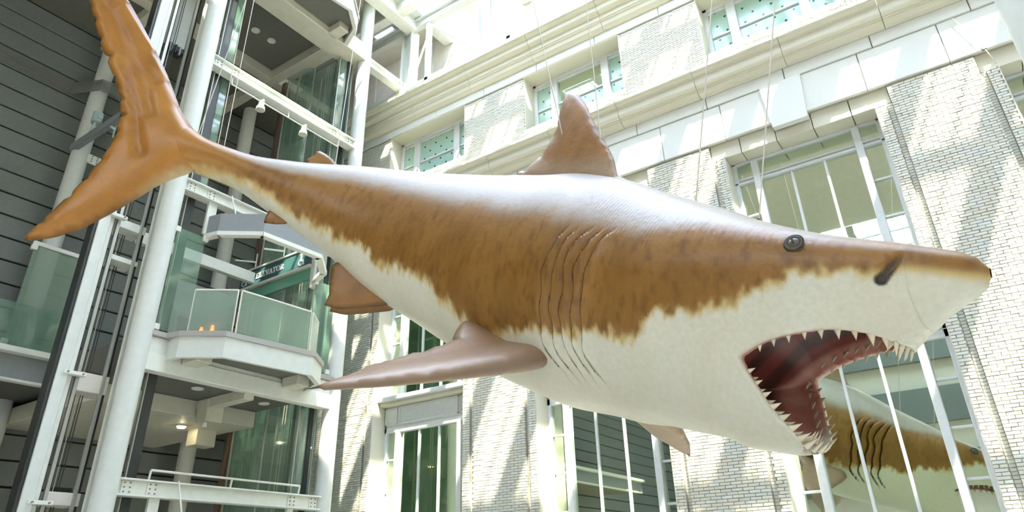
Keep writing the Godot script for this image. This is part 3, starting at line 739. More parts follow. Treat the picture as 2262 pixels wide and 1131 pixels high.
	for k in 10:
		var a0 := PI * k / 10; var a1 := PI * (k + 1) / 10
		var p0 := Vector2(-11.275 - 0.265 * cos(a0), -8.12 + 0.12 * sin(a0)); var p1 := Vector2(-11.275 - 0.265 * cos(a1), -8.12 + 0.12 * sin(a1))
		arc.prism([p0, p1, p1 + Vector2(0, -0.015), p0 + Vector2(0, -0.015)], -1.0, 10.9)
	part("rounded_glass", arc, M.green_glass, cabg)
	part("glass_wall", MB.new().box(-11.95, -11.56, -1.0, 10.9, -8.13, -8.115), M.green_glass, cabg)
	part("glass_wall", MB.new().box(-11.0, -10.12, -1.0, 10.9, -8.13, -8.115), M.clear_glass, cabg)
	part("glass_wall", MB.new().box(-10.125, -10.11, -1.0, 10.9, -8.5, -8.13), M.clear_glass, cabg)
	part("glass_wall", MB.new().box(-12.1, -12.085, -1.0, 10.9, -8.5, -8.13), M.green_glass, cabg)
	part("glass_wall", MB.new().box(-12.1, -10.11, -1.0, 10.9, -8.515, -8.5), M.green_glass, cabg)
	for q in [[-11.55, -8.12], [-11.0, -8.12], [-10.12, -8.12], [-10.12, -8.5], [-11.2, -8.5]]: part("glazing_post", MB.new().cyl(Vector3(q[0], -1, q[1]), Vector3(q[0], 10.9, q[1]), 0.016, 8), M.rail_steel, cabg)
	for k in 4:
		var x: float = [-10.85, -10.78, -10.62, -10.56][k]
		var o := thing("lift_cable", ORDER[k] + " thin hoist rope from the left inside the glass lift shaft", "cable", Vector3(x, -1, -8.35), "hoist ropes in the glass lift shaft")
		part("rope", MB.new().cyl(Vector3(x, -1, -8.35), Vector3(x, 11.0, -8.35), 0.009, 6), M.wire if k < 2 else M.cable, o)
	var bh := thing("ceiling_box", "pale square box hanging under the lowered ceiling near the bronze post", "box", Vector3(-11.05, 2.55, -6.95))
	part("box", MB.new().cbox(-11.15, -10.85, 2.48, 2.84, -7.12, -6.80, 0.012), M.cream_soffit, bh)
	part("spotlight", MB.new().cyl(Vector3(-11.0, 2.40, -6.9), Vector3(-11.0, 2.48, -6.9), 0.04, 12, 0.03), M.lamp_body, bh)
	# open lift shaft left of the left column
	var post := thing("shaft_post", "broad pale flat post of the open lift shaft left of the left column", "post", Vector3(-10.3, -1, -4.18))
	part("face", MB.new().cbox(-10.42, -10.18, -1.0, 12.8, -4.25, -4.10, 0.008), M.white_paint, post)
	part("edge", MB.new().cbox(-10.40, -10.20, -1.0, 12.8, -4.09, -4.05, 0.006), M.dark_metal, post)
	vertical("guide_rail", "pale T-shaped lift rail beside the broad post", "rail", -10.3, -4.27, -4.335, M.beam_paint, -1.0, 12.8, 0.10)
	vertical("guide_rail", "dark lift rail next to the pale T-shaped rail", "rail", -10.34, -4.345, -4.365, M.dark_metal, -1.0, 12.8, 0.08)
	vertical("guide_rail", "steel lift rail left of the hoist ropes", "rail", -10.3, -4.395, -4.445, M.rail_steel, -1.0, 12.8, 0.05)
	vertical("guide_rail", "steel lift rail right of the hoist ropes", "rail", -10.3, -4.755, -4.80, M.rail_steel, -1.0, 12.8, 0.05)
	vertical("guide_rail", "dark narrow rail between the steel rail and the left column", "rail", -10.34, -4.83, -4.85, M.dark_metal, -1.0, 12.8, 0.05)
	vertical("guide_rail", "pale cover strip along the left side of the left column", "rail", -10.2, -4.87, -4.93, M.beam_paint, -1.0, 12.8, 0.05)
	for k in 6:
		var z := -4.50 - 0.034 * k
		var o := thing("lift_cable", ORDER[k] + " hoist rope from the left in the open shaft beside the left column", "cable", Vector3(-10.55, -1, z), "hoist ropes in the open shaft")
		part("rope", MB.new().cyl(Vector3(-10.55, -1, z), Vector3(-10.55, 12.6, z), 0.007, 6), M.cable if k % 3 else M.wire, o)
	var cw := thing("counterweight", "white lift counterweight with dark fittings hanging beside the shark's tail fin", "counterweight", Vector3(-10.75, 8.9, -4.72))
	part("body", MB.new().cbox(-10.85, -10.65, 8.98, 11.4, -4.91, -4.57, 0.012), M.white_paint, cw)
	part("base", MB.new().cbox(-10.84, -10.62, 8.86, 8.98, -4.92, -4.56, 0.01), M.dark_metal, cw)
	for k in 5: part("buffer", MB.new().cyl(Vector3(-10.62, 8.80, -4.58 - k * 0.08), Vector3(-10.62, 8.98, -4.58 - k * 0.08), 0.022, 8), M.rail_steel if k % 2 else M.dark_metal, cw)
	for b in [[2.46, 2.72, M.plaster, "pale cross block in the open shaft at the height of the deep fascia beam"], [1.0, 1.16, M.plaster, "lower pale cross block in the open shaft near the picture's bottom"], [4.44, 4.52, M.beam_paint, "slim pale cross bar in the open shaft under the shark's tail fin"], [4.98, 5.12, M.beam_paint, "upper pale cross block in the open shaft under the shark's tail fin"]]:
		var o := thing("shaft_crosspiece", b[3], "crosspiece", Vector3(-10.6, b[0], -4.72))
		part("block", MB.new().cbox(-10.68, -10.30, b[0], b[1], -4.86, -4.42, 0.008), b[2], o)
		part("fitting", MB.new().cbox(-10.66, -10.58, b[1], b[1] + 0.09, -4.86, -4.62, 0.006), M.dark_metal, o)
	for y in [2.62, 0.98, 5.05, 7.6]:
		var o := thing("rail_bracket", "small pale rail bracket on the broad post, " + {2.62: "beside the cross block at fascia height", 0.98: "lowest, near the bottom edge", 5.05: "under the shark's tail fin", 7.6: "highest, behind the shark's tail fin"}[y], "bracket", Vector3(-10.25, y, -4.3), "rail brackets on the broad post")
		part("plate", MB.new().cbox(-10.24, -10.14, y, y + 0.05, -4.47, -4.18, 0.006), M.beam_paint, o)
		for z in [-4.22, -4.42]: part("bolt", MB.new().cyl(Vector3(-10.14, y + 0.025, z), Vector3(-10.12, y + 0.025, z), 0.014, 8), M.bolt, o)
	# bracket arm, lamps and conduits at the far left column
	var arm := thing("bracket_arm", "dark bracket arm and bolted stub beam on the far left round column", "bracket", Vector3(-14.0, 8.0, -5.0), "", "structure")
	part("arm", MB.new().cbox(-14.1, -11.6, 8.02, 8.18, -4.86, -4.74, 0.01), M.fascia_grey, arm)
	part("stub_beam", MB.new().cbox(-13.98, -13.92, 7.84, 8.04, -5.6, -5.0, 0.008), M.beam_paint, arm)
	var bo := MB.new()
	for q in 3:
		for z in [-5.14, -5.24]: bo.cyl(Vector3(-13.92, 7.88 + q * 0.06, z), Vector3(-13.90, 7.88 + q * 0.06, z), 0.013, 6)
	part("bolts", bo, M.bolt, arm, "", "stuff")
	for k in 2:
		var p := [Vector3(-13.5, 8.62, -4.86), Vector3(-12.6, 7.96, -4.98)][k] as Vector3
		var o := thing("spot_lamp", ["pale blue cylindrical spot lamp above the bracket arm at the far left column", "second cylindrical spot lamp half hidden behind the shark's tail fin"][k], "light", p)
		part("housing", MB.new().cyl(p - Vector3(0, 0.10, 0), p + Vector3(0, 0.13, 0), 0.10, 20), M.lamp_blue, o)
		part("reflector", MB.new().cyl(p - Vector3(0, 0.13, 0), p - Vector3(0, 0.10, 0), 0.085, 20), M.rail_steel if k == 0 else M.lamp_body, o)
		part("mount", MB.new().cyl(p, Vector3(p.x, 8.17 if k == 0 else 8.03, -4.80), 0.03, 8).cyl(p, p + Vector3(0.14, 0, 0), 0.05, 10), M.lamp_blue, o)
	for k in 9:
		var y := 9.50 + 0.034 * k
		var pts := []
		for q in 9:
			var a := PI * 0.5 * q / 8
			pts.append(Vector3(-13.78 + 0.02, y - (0.9 - 0.034 * k) * 0.0 - (1.0 - cos(a)) * (0.30 + 0.034 * k), -5.12 - sin(a) * (0.30 + 0.034 * k)))
		var run := [Vector3(-14.40, y, 2.0), Vector3(-14.40, y, -4.55), Vector3(-14.1, y, -4.72), Vector3(-13.80, y, -4.86)] + pts
		run.append(Vector3(-13.76, 8.1, -5.42 - 0.034 * k))
		var o := thing("conduit", ORDER[8 - k] + " of nine thin grey conduits running along the panel wall, counted from the top", "conduit", Vector3(-14.4, y, -1), "conduits along the grey panel wall")
		part("pipe", MB.new().tube(run, 0.011, 6), M.bolt, o)

# ------------------------------------------------------------------ the shark: a body described along a bent spine
# Station tables: distance from the nose, half width, height above and depth below the spine.
const SPINE := [Vector3(0.199, 1.514, -4.65), Vector3(-0.42, 1.609, -4.772), Vector3(-1.023, 1.758, -4.922), Vector3(-1.616, 1.944, -5.067), Vector3(-2.192, 2.168, -5.229), Vector3(-2.785, 2.362, -5.362), Vector3(-3.38, 2.584, -5.425), Vector3(-3.955, 2.86, -5.403), Vector3(-4.508, 3.158, -5.292), Vector3(-5.034, 3.455, -5.088), Vector3(-5.521, 3.734, -4.785), Vector3(-5.953, 3.982, -4.385), Vector3(-6.355, 4.23, -3.955), Vector3(-6.741, 4.462, -3.502)]
const ST := [0.0, 0.06, 0.2, 0.45, 0.8, 1.2, 1.7, 2.2, 2.8, 3.4, 4.0, 4.7, 5.4, 6.1, 6.8, 7.3, 7.7, 8.0]
const HALF_W := [0.02, 0.14, 0.23, 0.33, 0.47, 0.58, 0.68, 0.76, 0.82, 0.83, 0.79, 0.70, 0.56, 0.41, 0.29, 0.235, 0.21, 0.17]
const ABOVE := [0.03, 0.101, 0.165, 0.248, 0.34, 0.469, 0.661, 0.798, 1.02, 1.105, 1.076, 0.978, 0.836, 0.662, 0.388, 0.215, 0.18, 0.23]
const ST_B := [0.0, 0.06, 0.2, 0.45, 0.6, 0.8, 0.93, 1.1, 1.3, 1.5, 1.86, 2.2, 2.8, 3.4, 4.0, 4.7, 5.4, 6.1, 6.8, 7.3, 7.7, 8.0]
const BELOW := [0.03, 0.092, 0.174, 0.39, 0.62, 0.88, 1.0, 1.03, 1.03, 0.985, 0.985, 1.02, 1.017, 0.943, 0.85, 0.74, 0.634, 0.418, 0.267, 0.18, 0.21, 0.25]
const EDGE_AT := [0.0, 0.06, 0.14, 0.24, 0.34, 0.42, 0.49, 0.58, 0.67, 0.75, 0.84, 0.99, 1.11, 1.25, 1.36, 1.55, 1.66, 1.79, 1.89, 2.03, 2.22, 2.46, 2.72, 3.02, 3.29, 3.52, 3.9, 4.26, 4.64, 5.0, 5.4, 5.72, 6.0, 6.27, 6.52, 6.76, 7.0, 7.2, 7.42, 7.6, 8.0]
const EDGE_U := [-0.04, -0.05, -0.04, -0.02, 0.0, -0.007, 0.0, 0.02, 0.01, 0.003, -0.018, -0.07, -0.117, -0.19, -0.217, -0.31, -0.30, -0.40, -0.49, -0.475, -0.488, -0.50, -0.52, -0.576, -0.60, -0.608, -0.526, -0.431, -0.415, -0.45, -0.405, -0.355, -0.345, -0.306, -0.277, -0.221, -0.18, -0.163, -0.17, -0.20, -0.26]
const TAIL_T := Vector3(0.6413, -0.4212, -0.6413)
const S_END := 7.99
const DS := 0.01
const GIRTH := 1.045

var sp_p := PackedVector3Array()
var sp_t := PackedVector3Array()
var sp_l := PackedVector3Array()
var sp_u := PackedVector3Array()
var sp_w := PackedFloat32Array()
var sp_a := PackedFloat32Array()
var sp_b := PackedFloat32Array()
var mottle := FastNoiseLite.new()
var blotch := FastNoiseLite.new()

func table(xs: Array, ys: Array, x: float) -> float:     # monotone cubic through a short table
	var k := 0
	while k < xs.size() - 2 and x > xs[k + 1]: k += 1
	var h: float = xs[k + 1] - xs[k]
	var d: float = (ys[k + 1] - ys[k]) / h
	var m0 := d; var m1 := d
	if k > 0:
		var dp: float = (ys[k] - ys[k - 1]) / (xs[k] - xs[k - 1])
		m0 = 0.0 if dp * d <= 0.0 else 2.0 * dp * d / (dp + d)
	if k < xs.size() - 2:
		var dn: float = (ys[k + 2] - ys[k + 1]) / (xs[k + 2] - xs[k + 1])
		m1 = 0.0 if dn * d <= 0.0 else 2.0 * dn * d / (dn + d)
	var t := clampf((x - xs[k]) / h, 0.0, 1.0)
	return ys[k] * (2 * t * t * t - 3 * t * t + 1) + m0 * h * (t * t * t - 2 * t * t + t) + ys[k + 1] * (3 * t * t - 2 * t * t * t) + m1 * h * (t * t * t - t * t)

func spine_at(s: float) -> Vector3:
	var x := clampf(minf(s, 7.78) / 0.6, 0.0, SPINE.size() - 1.001)
	var k := int(x)
	var p1: Vector3 = SPINE[k]; var p2: Vector3 = SPINE[k + 1]
	var p0: Vector3 = SPINE[k - 1] if k > 0 else p1 * 2 - p2
	var p3: Vector3 = SPINE[k + 2] if k + 2 < SPINE.size() else p2 * 2 - p1
	var q := p1.cubic_interpolate(p2, p0, p3, x - k)
	return q if s <= 7.78 else q - TAIL_T * (s - 7.78) * 1.0645

func prepare_body() -> void:
	for k in 131:
		lip_up.append(table([0.3, 0.45, 0.49, 0.58, 0.7, 0.8, 0.92, 1.04, 1.18], [-0.46, -0.40, -0.37, -0.335, -0.322, -0.335, -0.365, -0.41, -0.50], k * DS))
		lip_low.append(table([0.5, 0.58, 0.646, 0.784, 0.904, 0.98, 1.2], [1.18, 1.148, 1.112, 1.043, 0.967, 0.931, 0.85], k * DS))
	for k in 801:
		brown_edge.append(table(EDGE_AT, EDGE_U, k * DS))
		skylit_edge.append(table([0.0, 0.6, 1.1, 1.4, 1.7, 2.0, 3.0, 4.5, 5.2, 5.9, 6.4, 6.9, 7.4, 8.0], [0.85, 0.78, 0.72, 0.62, 0.48, 0.42, 0.41, 0.39, 0.37, 0.33, 0.26, 0.22, 0.12, 0.3], k * DS))  # where the painted sky-lit band begins, as a share of the height
	mottle.seed = 5; mottle.frequency = 1.6; mottle.fractal_octaves = 4
	blotch.seed = 9; blotch.frequency = 7.0; blotch.fractal_octaves = 3
	for k in 801:
		var s := k * DS
		var t := (spine_at(maxf(s - 0.03, 0.0)) - spine_at(s + 0.03)).normalized()
		var e := clampf((s - 6.9) / 0.7, 0.0, 1.0)
		t = t.lerp(TAIL_T, e).normalized()
		var l := t.cross(Vector3.UP).normalized()
		sp_p.append(spine_at(s)); sp_t.append(t); sp_l.append(l); sp_u.append(l.cross(t))
		sp_w.append(table(ST, HALF_W, s)); sp_a.append(table(ST, ABOVE, s)); sp_b.append(table(ST_B, BELOW, s))

func body_point(s: float, l: float, u: float) -> Vector3:
	var x := clampf(s, 0.0, S_END) / DS
	var k := mini(int(x), 799)
	var f := x - k
	var p := sp_p[k].lerp(sp_p[k + 1], f) + (sp_l[k].lerp(sp_l[k + 1], f) * l + sp_u[k].lerp(sp_u[k + 1], f) * u) * GIRTH
	if s > S_END: p -= TAIL_T * (s - S_END) * GIRTH
	if s < 0.0: p -= sp_t[0] * s
	return p

func body_dir(s: float, d: Vector3) -> Vector3:       # d = (forward, to its right, up) in the frame at s
	var k := clampi(int(s / DS), 0, 800)
	return (sp_t[k] * d.x + sp_l[k] * d.y + sp_u[k] * d.z).normalized()

func wid(s: float) -> Vector3:
	var k := clampi(int(s / DS + 0.5), 0, 800)
	return Vector3(sp_w[k], sp_a[k], sp_b[k])

const GILLS := [2.29, 2.40, 2.51, 2.62, 2.735]

func gill_bend(u: float) -> float:                    # the slits run down the flank, then sweep forward under the throat, and back at the top
	return -0.36 * pow(clampf((-u - 0.52) / 0.5, 0.0, 1.0), 1.4) - 0.55 * pow(clampf((u - 0.12) / 0.6, 0.0, 1.0), 1.3)

func gill_depth(s: float, u: float, l: float) -> float:
	if s < 1.7 or s > 3.1 or u > 0.36 or u < -0.92: return 0.0
	var fade := smoothstep(0.36, 0.2, u) * smoothstep(-0.88, -0.66, u)
	var x := s - gill_bend(u) + 0.012 * sin(u * 21.0 + GILLS.size())
	var d := 0.0
	for g in GILLS:
		var e: float = x - g - 0.010 * sin(u * 13.0 + g * 40.0)
		if e > -0.10 and e <= 0.0: d -= 0.020 * (e + 0.10) / 0.10           # the flap swells towards its free edge ...
		elif e > 0.0 and e < 0.014: d += 0.055                             # ... ends in an open slit ...
		elif e >= 0.014 and e < 0.06: d += 0.018 * (1.0 - (e - 0.014) / 0.046)
	return d * fade

func top_p(s: float) -> float:                         # the head is boxier on top than the trunk
	return lerpf(2.6, 1.85, smoothstep(0.9, 2.0, s))

func section_r(s: float, l: float, u: float) -> float:   # 1 on the skin, less inside
	var w := wid(s)
	var p := top_p(s) if u >= 0.0 else 2.2
	return pow(pow(absf(l) / w.x, p) + pow(absf(u) / (w.y if u >= 0.0 else w.z), p), 1.0 / p)

func half_at(s: float, u: float) -> float:              # half width of the body at height u
	var w := wid(s)
	var p := top_p(s) if u >= 0.0 else 2.2
	var h := w.y if u >= 0.0 else w.z
	return w.x * pow(maxf(0.0, 1.0 - pow(absf(u) / h, p)), 1.0 / p)

var lip_up := PackedFloat32Array()
var lip_low := PackedFloat32Array()
var brown_edge := PackedFloat32Array()
var skylit_edge := PackedFloat32Array()

func look(t: PackedFloat32Array, x: float) -> float:
	var y := clampf(x / DS, 0.0, t.size() - 1.001)
	var k := int(y)
	return lerpf(t[k], t[k + 1], y - k)

func upper_lip(s: float) -> float:
	return -0.50 - (s - 1.18) * 1.2 if s > 1.18 else look(lip_up, s)

func lower_lip(u: float) -> float:                       # the s where the lower jaw begins
	return 1.18 if u > -0.5 else look(lip_low, -u)

func mouth_d(s: float, l: float, u: float) -> float:    # negative inside the open mouth
	var lw := half_at(s, u)
	var r := absf(l) / maxf(lw, 0.02)
	var m := sqrt(maxf(0.0, 1.0 - pow(r / 0.85, 2.0)))
	var up := upper_lip(s) + (0.24 * m) * smoothstep(0.42, 0.62, s)
	var sf := lower_lip(u) + m * lerpf(0.55, 0.10, clampf((-u - 0.45) / 0.5, 0.0, 1.0))
	return maxf(u - up, s - sf)

func nostril_d(s: float, l: float, u: float) -> float:
	var p := Vector3(s, absf(l), u); var a := Vector3(0.352, 0.285, 0.085); var b := Vector3(0.452, 0.325, -0.045)
	var t := clampf((p - a).dot(b - a) / (b - a).length_squared(), 0.0, 1.0)
	return (p - a.lerp(b, t)).length() - 0.026 * (0.5 + 0.75 * t)

func head_f(s: float, l: float, u: float) -> float:
	var w := wid(s)
	var h := w.y if u >= 0.0 else w.z
	var d := (section_r(s, l, u) - 1.0) * minf(w.x, h) * 0.9
	if d > 0.12: return d
	var c := -mouth_d(s, l, u)
	var k := clampf(0.5 + 0.5 * (d - c) / 0.02, 0.0, 1.0)     # smooth maximum
	var f := lerpf(c, d, k) + 0.02 * k * (1.0 - k)
	if s < 0.6:
		var e := -nostril_d(s, l, u)
		k = clampf(0.5 + 0.5 * (f - e) / 0.03, 0.0, 1.0)
		f = lerpf(e, f, k) + 0.03 * k * (1.0 - k)
	return f

func skin_color(s: float, l: float, u: float) -> Color:
	var w := wid(s)
	var edge := look(brown_edge, s)
	var q := Vector3(s, l * 0.8, u)
	var n1 := mottle.get_noise_3d(q.x * 1.4, q.y * 1.4, q.z * 0.7)
	var n2 := blotch.get_noise_3d(q.x * 1.6, q.y, q.z * 0.8)
	var fringe := (0.12 * n1 + 0.07 * n2) * clampf(w.z / 0.6, 0.25, 1.0)
	var t := smoothstep(-0.055, 0.075, u - edge + fringe * smoothstep(0.0, 0.9, s))
	var brown := Color(0.240, 0.112, 0.020).lerp(Color(0.31, 0.155, 0.034), clampf(0.5 + 1.1 * n1, 0.0, 1.0)).lerp(Color(0.165, 0.073, 0.013), clampf(n2 * 1.3, 0.0, 0.7))
	var back := look(skylit_edge, s)
	brown = brown.lerp(Color(0.40, 0.36, 0.31), 0.85 * smoothstep(back - 0.07 + 0.10 * n1, back + 0.16 + 0.10 * n1, u / maxf(w.y, 0.05)))  # paler upper body: skylight falling on the back is put into the colour
	brown = brown.lerp(Color(0.40, 0.178, 0.029), smoothstep(6.9, 7.85, s))
	t = lerpf(t, 1.0, smoothstep(7.3, 7.95, s) * smoothstep(-0.25, -0.1, u))
	var belly := Color(0.70, 0.69, 0.57).lerp(Color(0.64, 0.60, 0.44), clampf(0.3 + n1, 0.0, 1.0) * 0.5)
	var mid := Color(0.60, 0.46, 0.20)
	return belly.lerp(mid, smoothstep(0.0, 0.5, t)).lerp(brown, smoothstep(0.35, 1.0, t))

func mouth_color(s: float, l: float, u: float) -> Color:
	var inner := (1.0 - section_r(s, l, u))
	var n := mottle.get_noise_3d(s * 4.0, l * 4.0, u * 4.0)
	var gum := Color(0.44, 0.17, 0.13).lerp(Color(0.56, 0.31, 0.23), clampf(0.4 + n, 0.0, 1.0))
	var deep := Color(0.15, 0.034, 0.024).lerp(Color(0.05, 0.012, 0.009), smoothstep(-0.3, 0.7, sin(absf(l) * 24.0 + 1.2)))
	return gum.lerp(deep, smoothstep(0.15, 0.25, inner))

# surface nets over the head in the (s, l, u) frame of the spine, the left half mirrored
func head_mesh(out: MB) -> void:
	const C := 0.016
	var s0 := 0.30; var ns := 92; var nl := 50; var u0 := -1.10; var nu := 118
	var g := PackedFloat32Array(); g.resize(ns * nl * nu)
	for i in ns:
		var s := s0 + i * C
		for j in nl:
			var l := j * C
			for k in nu:
				g[(i * nl + j) * nu + k] = head_f(s, l, u0 + k * C)
	var id := {}
	for i in ns - 1:
		for j in nl - 1:
			for k in nu - 1:
				var neg := 0
				var at := Vector3.ZERO; var cnt := 0
				var val := []
				for q in 8:
					var x := g[((i + (q & 1)) * nl + j + ((q >> 1) & 1)) * nu + k + (q >> 2)]
					val.append(x)
					if x < 0.0: neg += 1
				if neg == 0 or neg == 8: continue
				for e in [[0, 1], [2, 3], [4, 5], [6, 7], [0, 2], [1, 3], [4, 6], [5, 7], [0, 4], [1, 5], [2, 6], [3, 7]]:
					var a: float = val[e[0]]; var b: float = val[e[1]]
					if (a < 0.0) == (b < 0.0): continue
					var t := a / (a - b)
					var pa := Vector3(e[0] & 1, (e[0] >> 1) & 1, e[0] >> 2); var pb := Vector3(e[1] & 1, (e[1] >> 1) & 1, e[1] >> 2)
					at += pa.lerp(pb, t); cnt += 1
				var p := (at / cnt + Vector3(i, j, k)) * C + Vector3(s0, 0, u0)
				if j == 0: p.y = maxf(p.y, 0.0)
				var pair := []
				var gr := Vector3(head_f(p.x + 0.008, p.y, p.z) - head_f(p.x - 0.008, p.y, p.z), head_f(p.x, p.y + 0.008, p.z) - head_f(p.x, p.y - 0.008, p.z), head_f(p.x, p.y, p.z + 0.008) - head_f(p.x, p.y, p.z - 0.008))
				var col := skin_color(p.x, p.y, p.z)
				var md := mouth_d(p.x, p.y, p.z)
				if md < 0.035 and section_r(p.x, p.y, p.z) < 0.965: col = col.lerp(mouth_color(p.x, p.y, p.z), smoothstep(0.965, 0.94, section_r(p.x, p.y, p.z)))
				if p.x < 0.6: col = col.lerp(Color(0.045, 0.028, 0.018), smoothstep(0.010, -0.002, nostril_d(p.x, p.y, p.z)))
				for sg: float in [1.0, -1.0]:
					pair.append(out.vert(body_point(p.x, p.y * sg, p.z), body_dir(p.x, Vector3(-gr.x, gr.y * sg, gr.z)), col))
				id[(i * nl + j) * nu + k] = pair
	for i in range(1, ns - 1):
		for j in nl - 1:
			for k in range(1, nu - 1):
				var a := g[(i * nl + j) * nu + k] < 0.0
				for ax in 3:
					var d := [Vector3i(1, 0, 0), Vector3i(0, 1, 0), Vector3i(0, 0, 1)][ax] as Vector3i
					var b := g[((i + d.x) * nl + j + d.y) * nu + k + d.z] < 0.0
					if a == b: continue
					if j == 0 and ax != 1:
						# the cut through the middle: join the two halves across it
						var o2 := Vector3i(0, 0, 1) if ax == 0 else Vector3i(1, 0, 0)
						var m0 = id.get(((i) * nl + 0) * nu + k); var m1 = id.get(((i - o2.x) * nl + 0) * nu + k - o2.z)
						if m0 and m1:
							out.face(m0[0], m1[0], m1[1]); out.face(m0[0], m1[1], m0[1])
						continue
					var o := [Vector3i(0, 1, 0), Vector3i(0, 0, 1), Vector3i(1, 0, 0)][ax] as Vector3i
					var r := [Vector3i(0, 0, 1), Vector3i(1, 0, 0), Vector3i(0, 1, 0)][ax] as Vector3i
					var q := []
					for c in [Vector3i.ZERO, o, o + r, r]:
						q.append(id.get(((i - c.x) * nl + j - c.y) * nu + k - c.z))
					if q.has(null): continue
					for h in 2:
						out.face(q[0][h], q[1][h], q[2][h]); out.face(q[0][h], q[2][h], q[3][h])

func loft(out: MB, stations: Array, sides := 96) -> void:
	var base := out.v.size()
	for s in stations:
		var w := wid(s)
		for k in sides:
			var th := TAU * k / sides
			var p := top_p(s) if sin(th) >= 0.0 else 2.2
			var l := w.x * signf(cos(th)) * pow(absf(cos(th)), 2.0 / p)
			var u := (w.y if sin(th) >= 0.0 else w.z) * signf(sin(th)) * pow(absf(sin(th)), 2.0 / p)
			var gd := gill_depth(s, u, l)
			var sc := 1.0 - gd / maxf(w.x, 0.05)
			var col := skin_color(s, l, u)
			if gd > 0.03: col = col.lerp(Color(0.10, 0.05, 0.02), 0.85)
			out.vert(body_point(s, l * sc, u), body_dir(s, Vector3(0, l, u)), col)
	for i in stations.size() - 1:
		for k in sides:
			var a := base + i * sides + k; var b := base + i * sides + (k + 1) % sides
			out.face(a, b, b + sides); out.face(a, b + sides, a + sides)

func body_mesh() -> MB:
	var m := MB.new()
	var st := []
	# nose cap
	for k in 19: st.append(0.335 * pow(k / 18.0, 1.5))
	var nose := MB.new(); loft(nose, st, 72)
	var trunk := MB.new()
	st = []
	var s := 1.74
	while s < 3.0:
		st.append(s)
		s += 0.0075 if s > 1.80 else 0.02
	var gills := MB.new()
	loft(gills, st, 260)
	st = []
	s = 2.985
	while s < S_END:
		st.append(s)
		s += 0.025
	st.append(S_END)
	loft(trunk, st, 120)
	nose.smooth_normals(); trunk.smooth_normals(); gills.smooth_normals()
	for part_m in [nose, gills, trunk]:
		var o := m.v.size()
		m.v.append_array(part_m.v); m.n.append_array(part_m.n); m.c.append_array(part_m.c)
		for k in part_m.ix: m.ix.append(k + o)
	head_mesh(m)
	return m

# ------------------------------------------------------------------ fins: an outline, a thickness that swells away from the rim, and a map into space
func smooth_outline(pts: Array, step: float) -> PackedVector2Array:
	var c := Curve2D.new()
	var n := pts.size()
	for k in n:
		var t: Vector2 = (pts[(k + 1) % n] - pts[(k + n - 1) % n]) / 6.0
		var room := minf(pts[k].distance_to(pts[(k + 1) % n]), pts[k].distance_to(pts[(k + n - 1) % n])) / 2.5
		if t.length() > room: t = t.normalized() * room
		c.add_point(pts[k], -t, t)
	c.add_point(pts[0], -(pts[1] - pts[n - 1]) / 12.0, Vector2.ZERO)
	var out := PackedVector2Array()
	var len := c.get_baked_length()
	var cnt := int(len / step)
	for k in cnt: out.append(c.sample_baked(len * k / cnt))
	return out

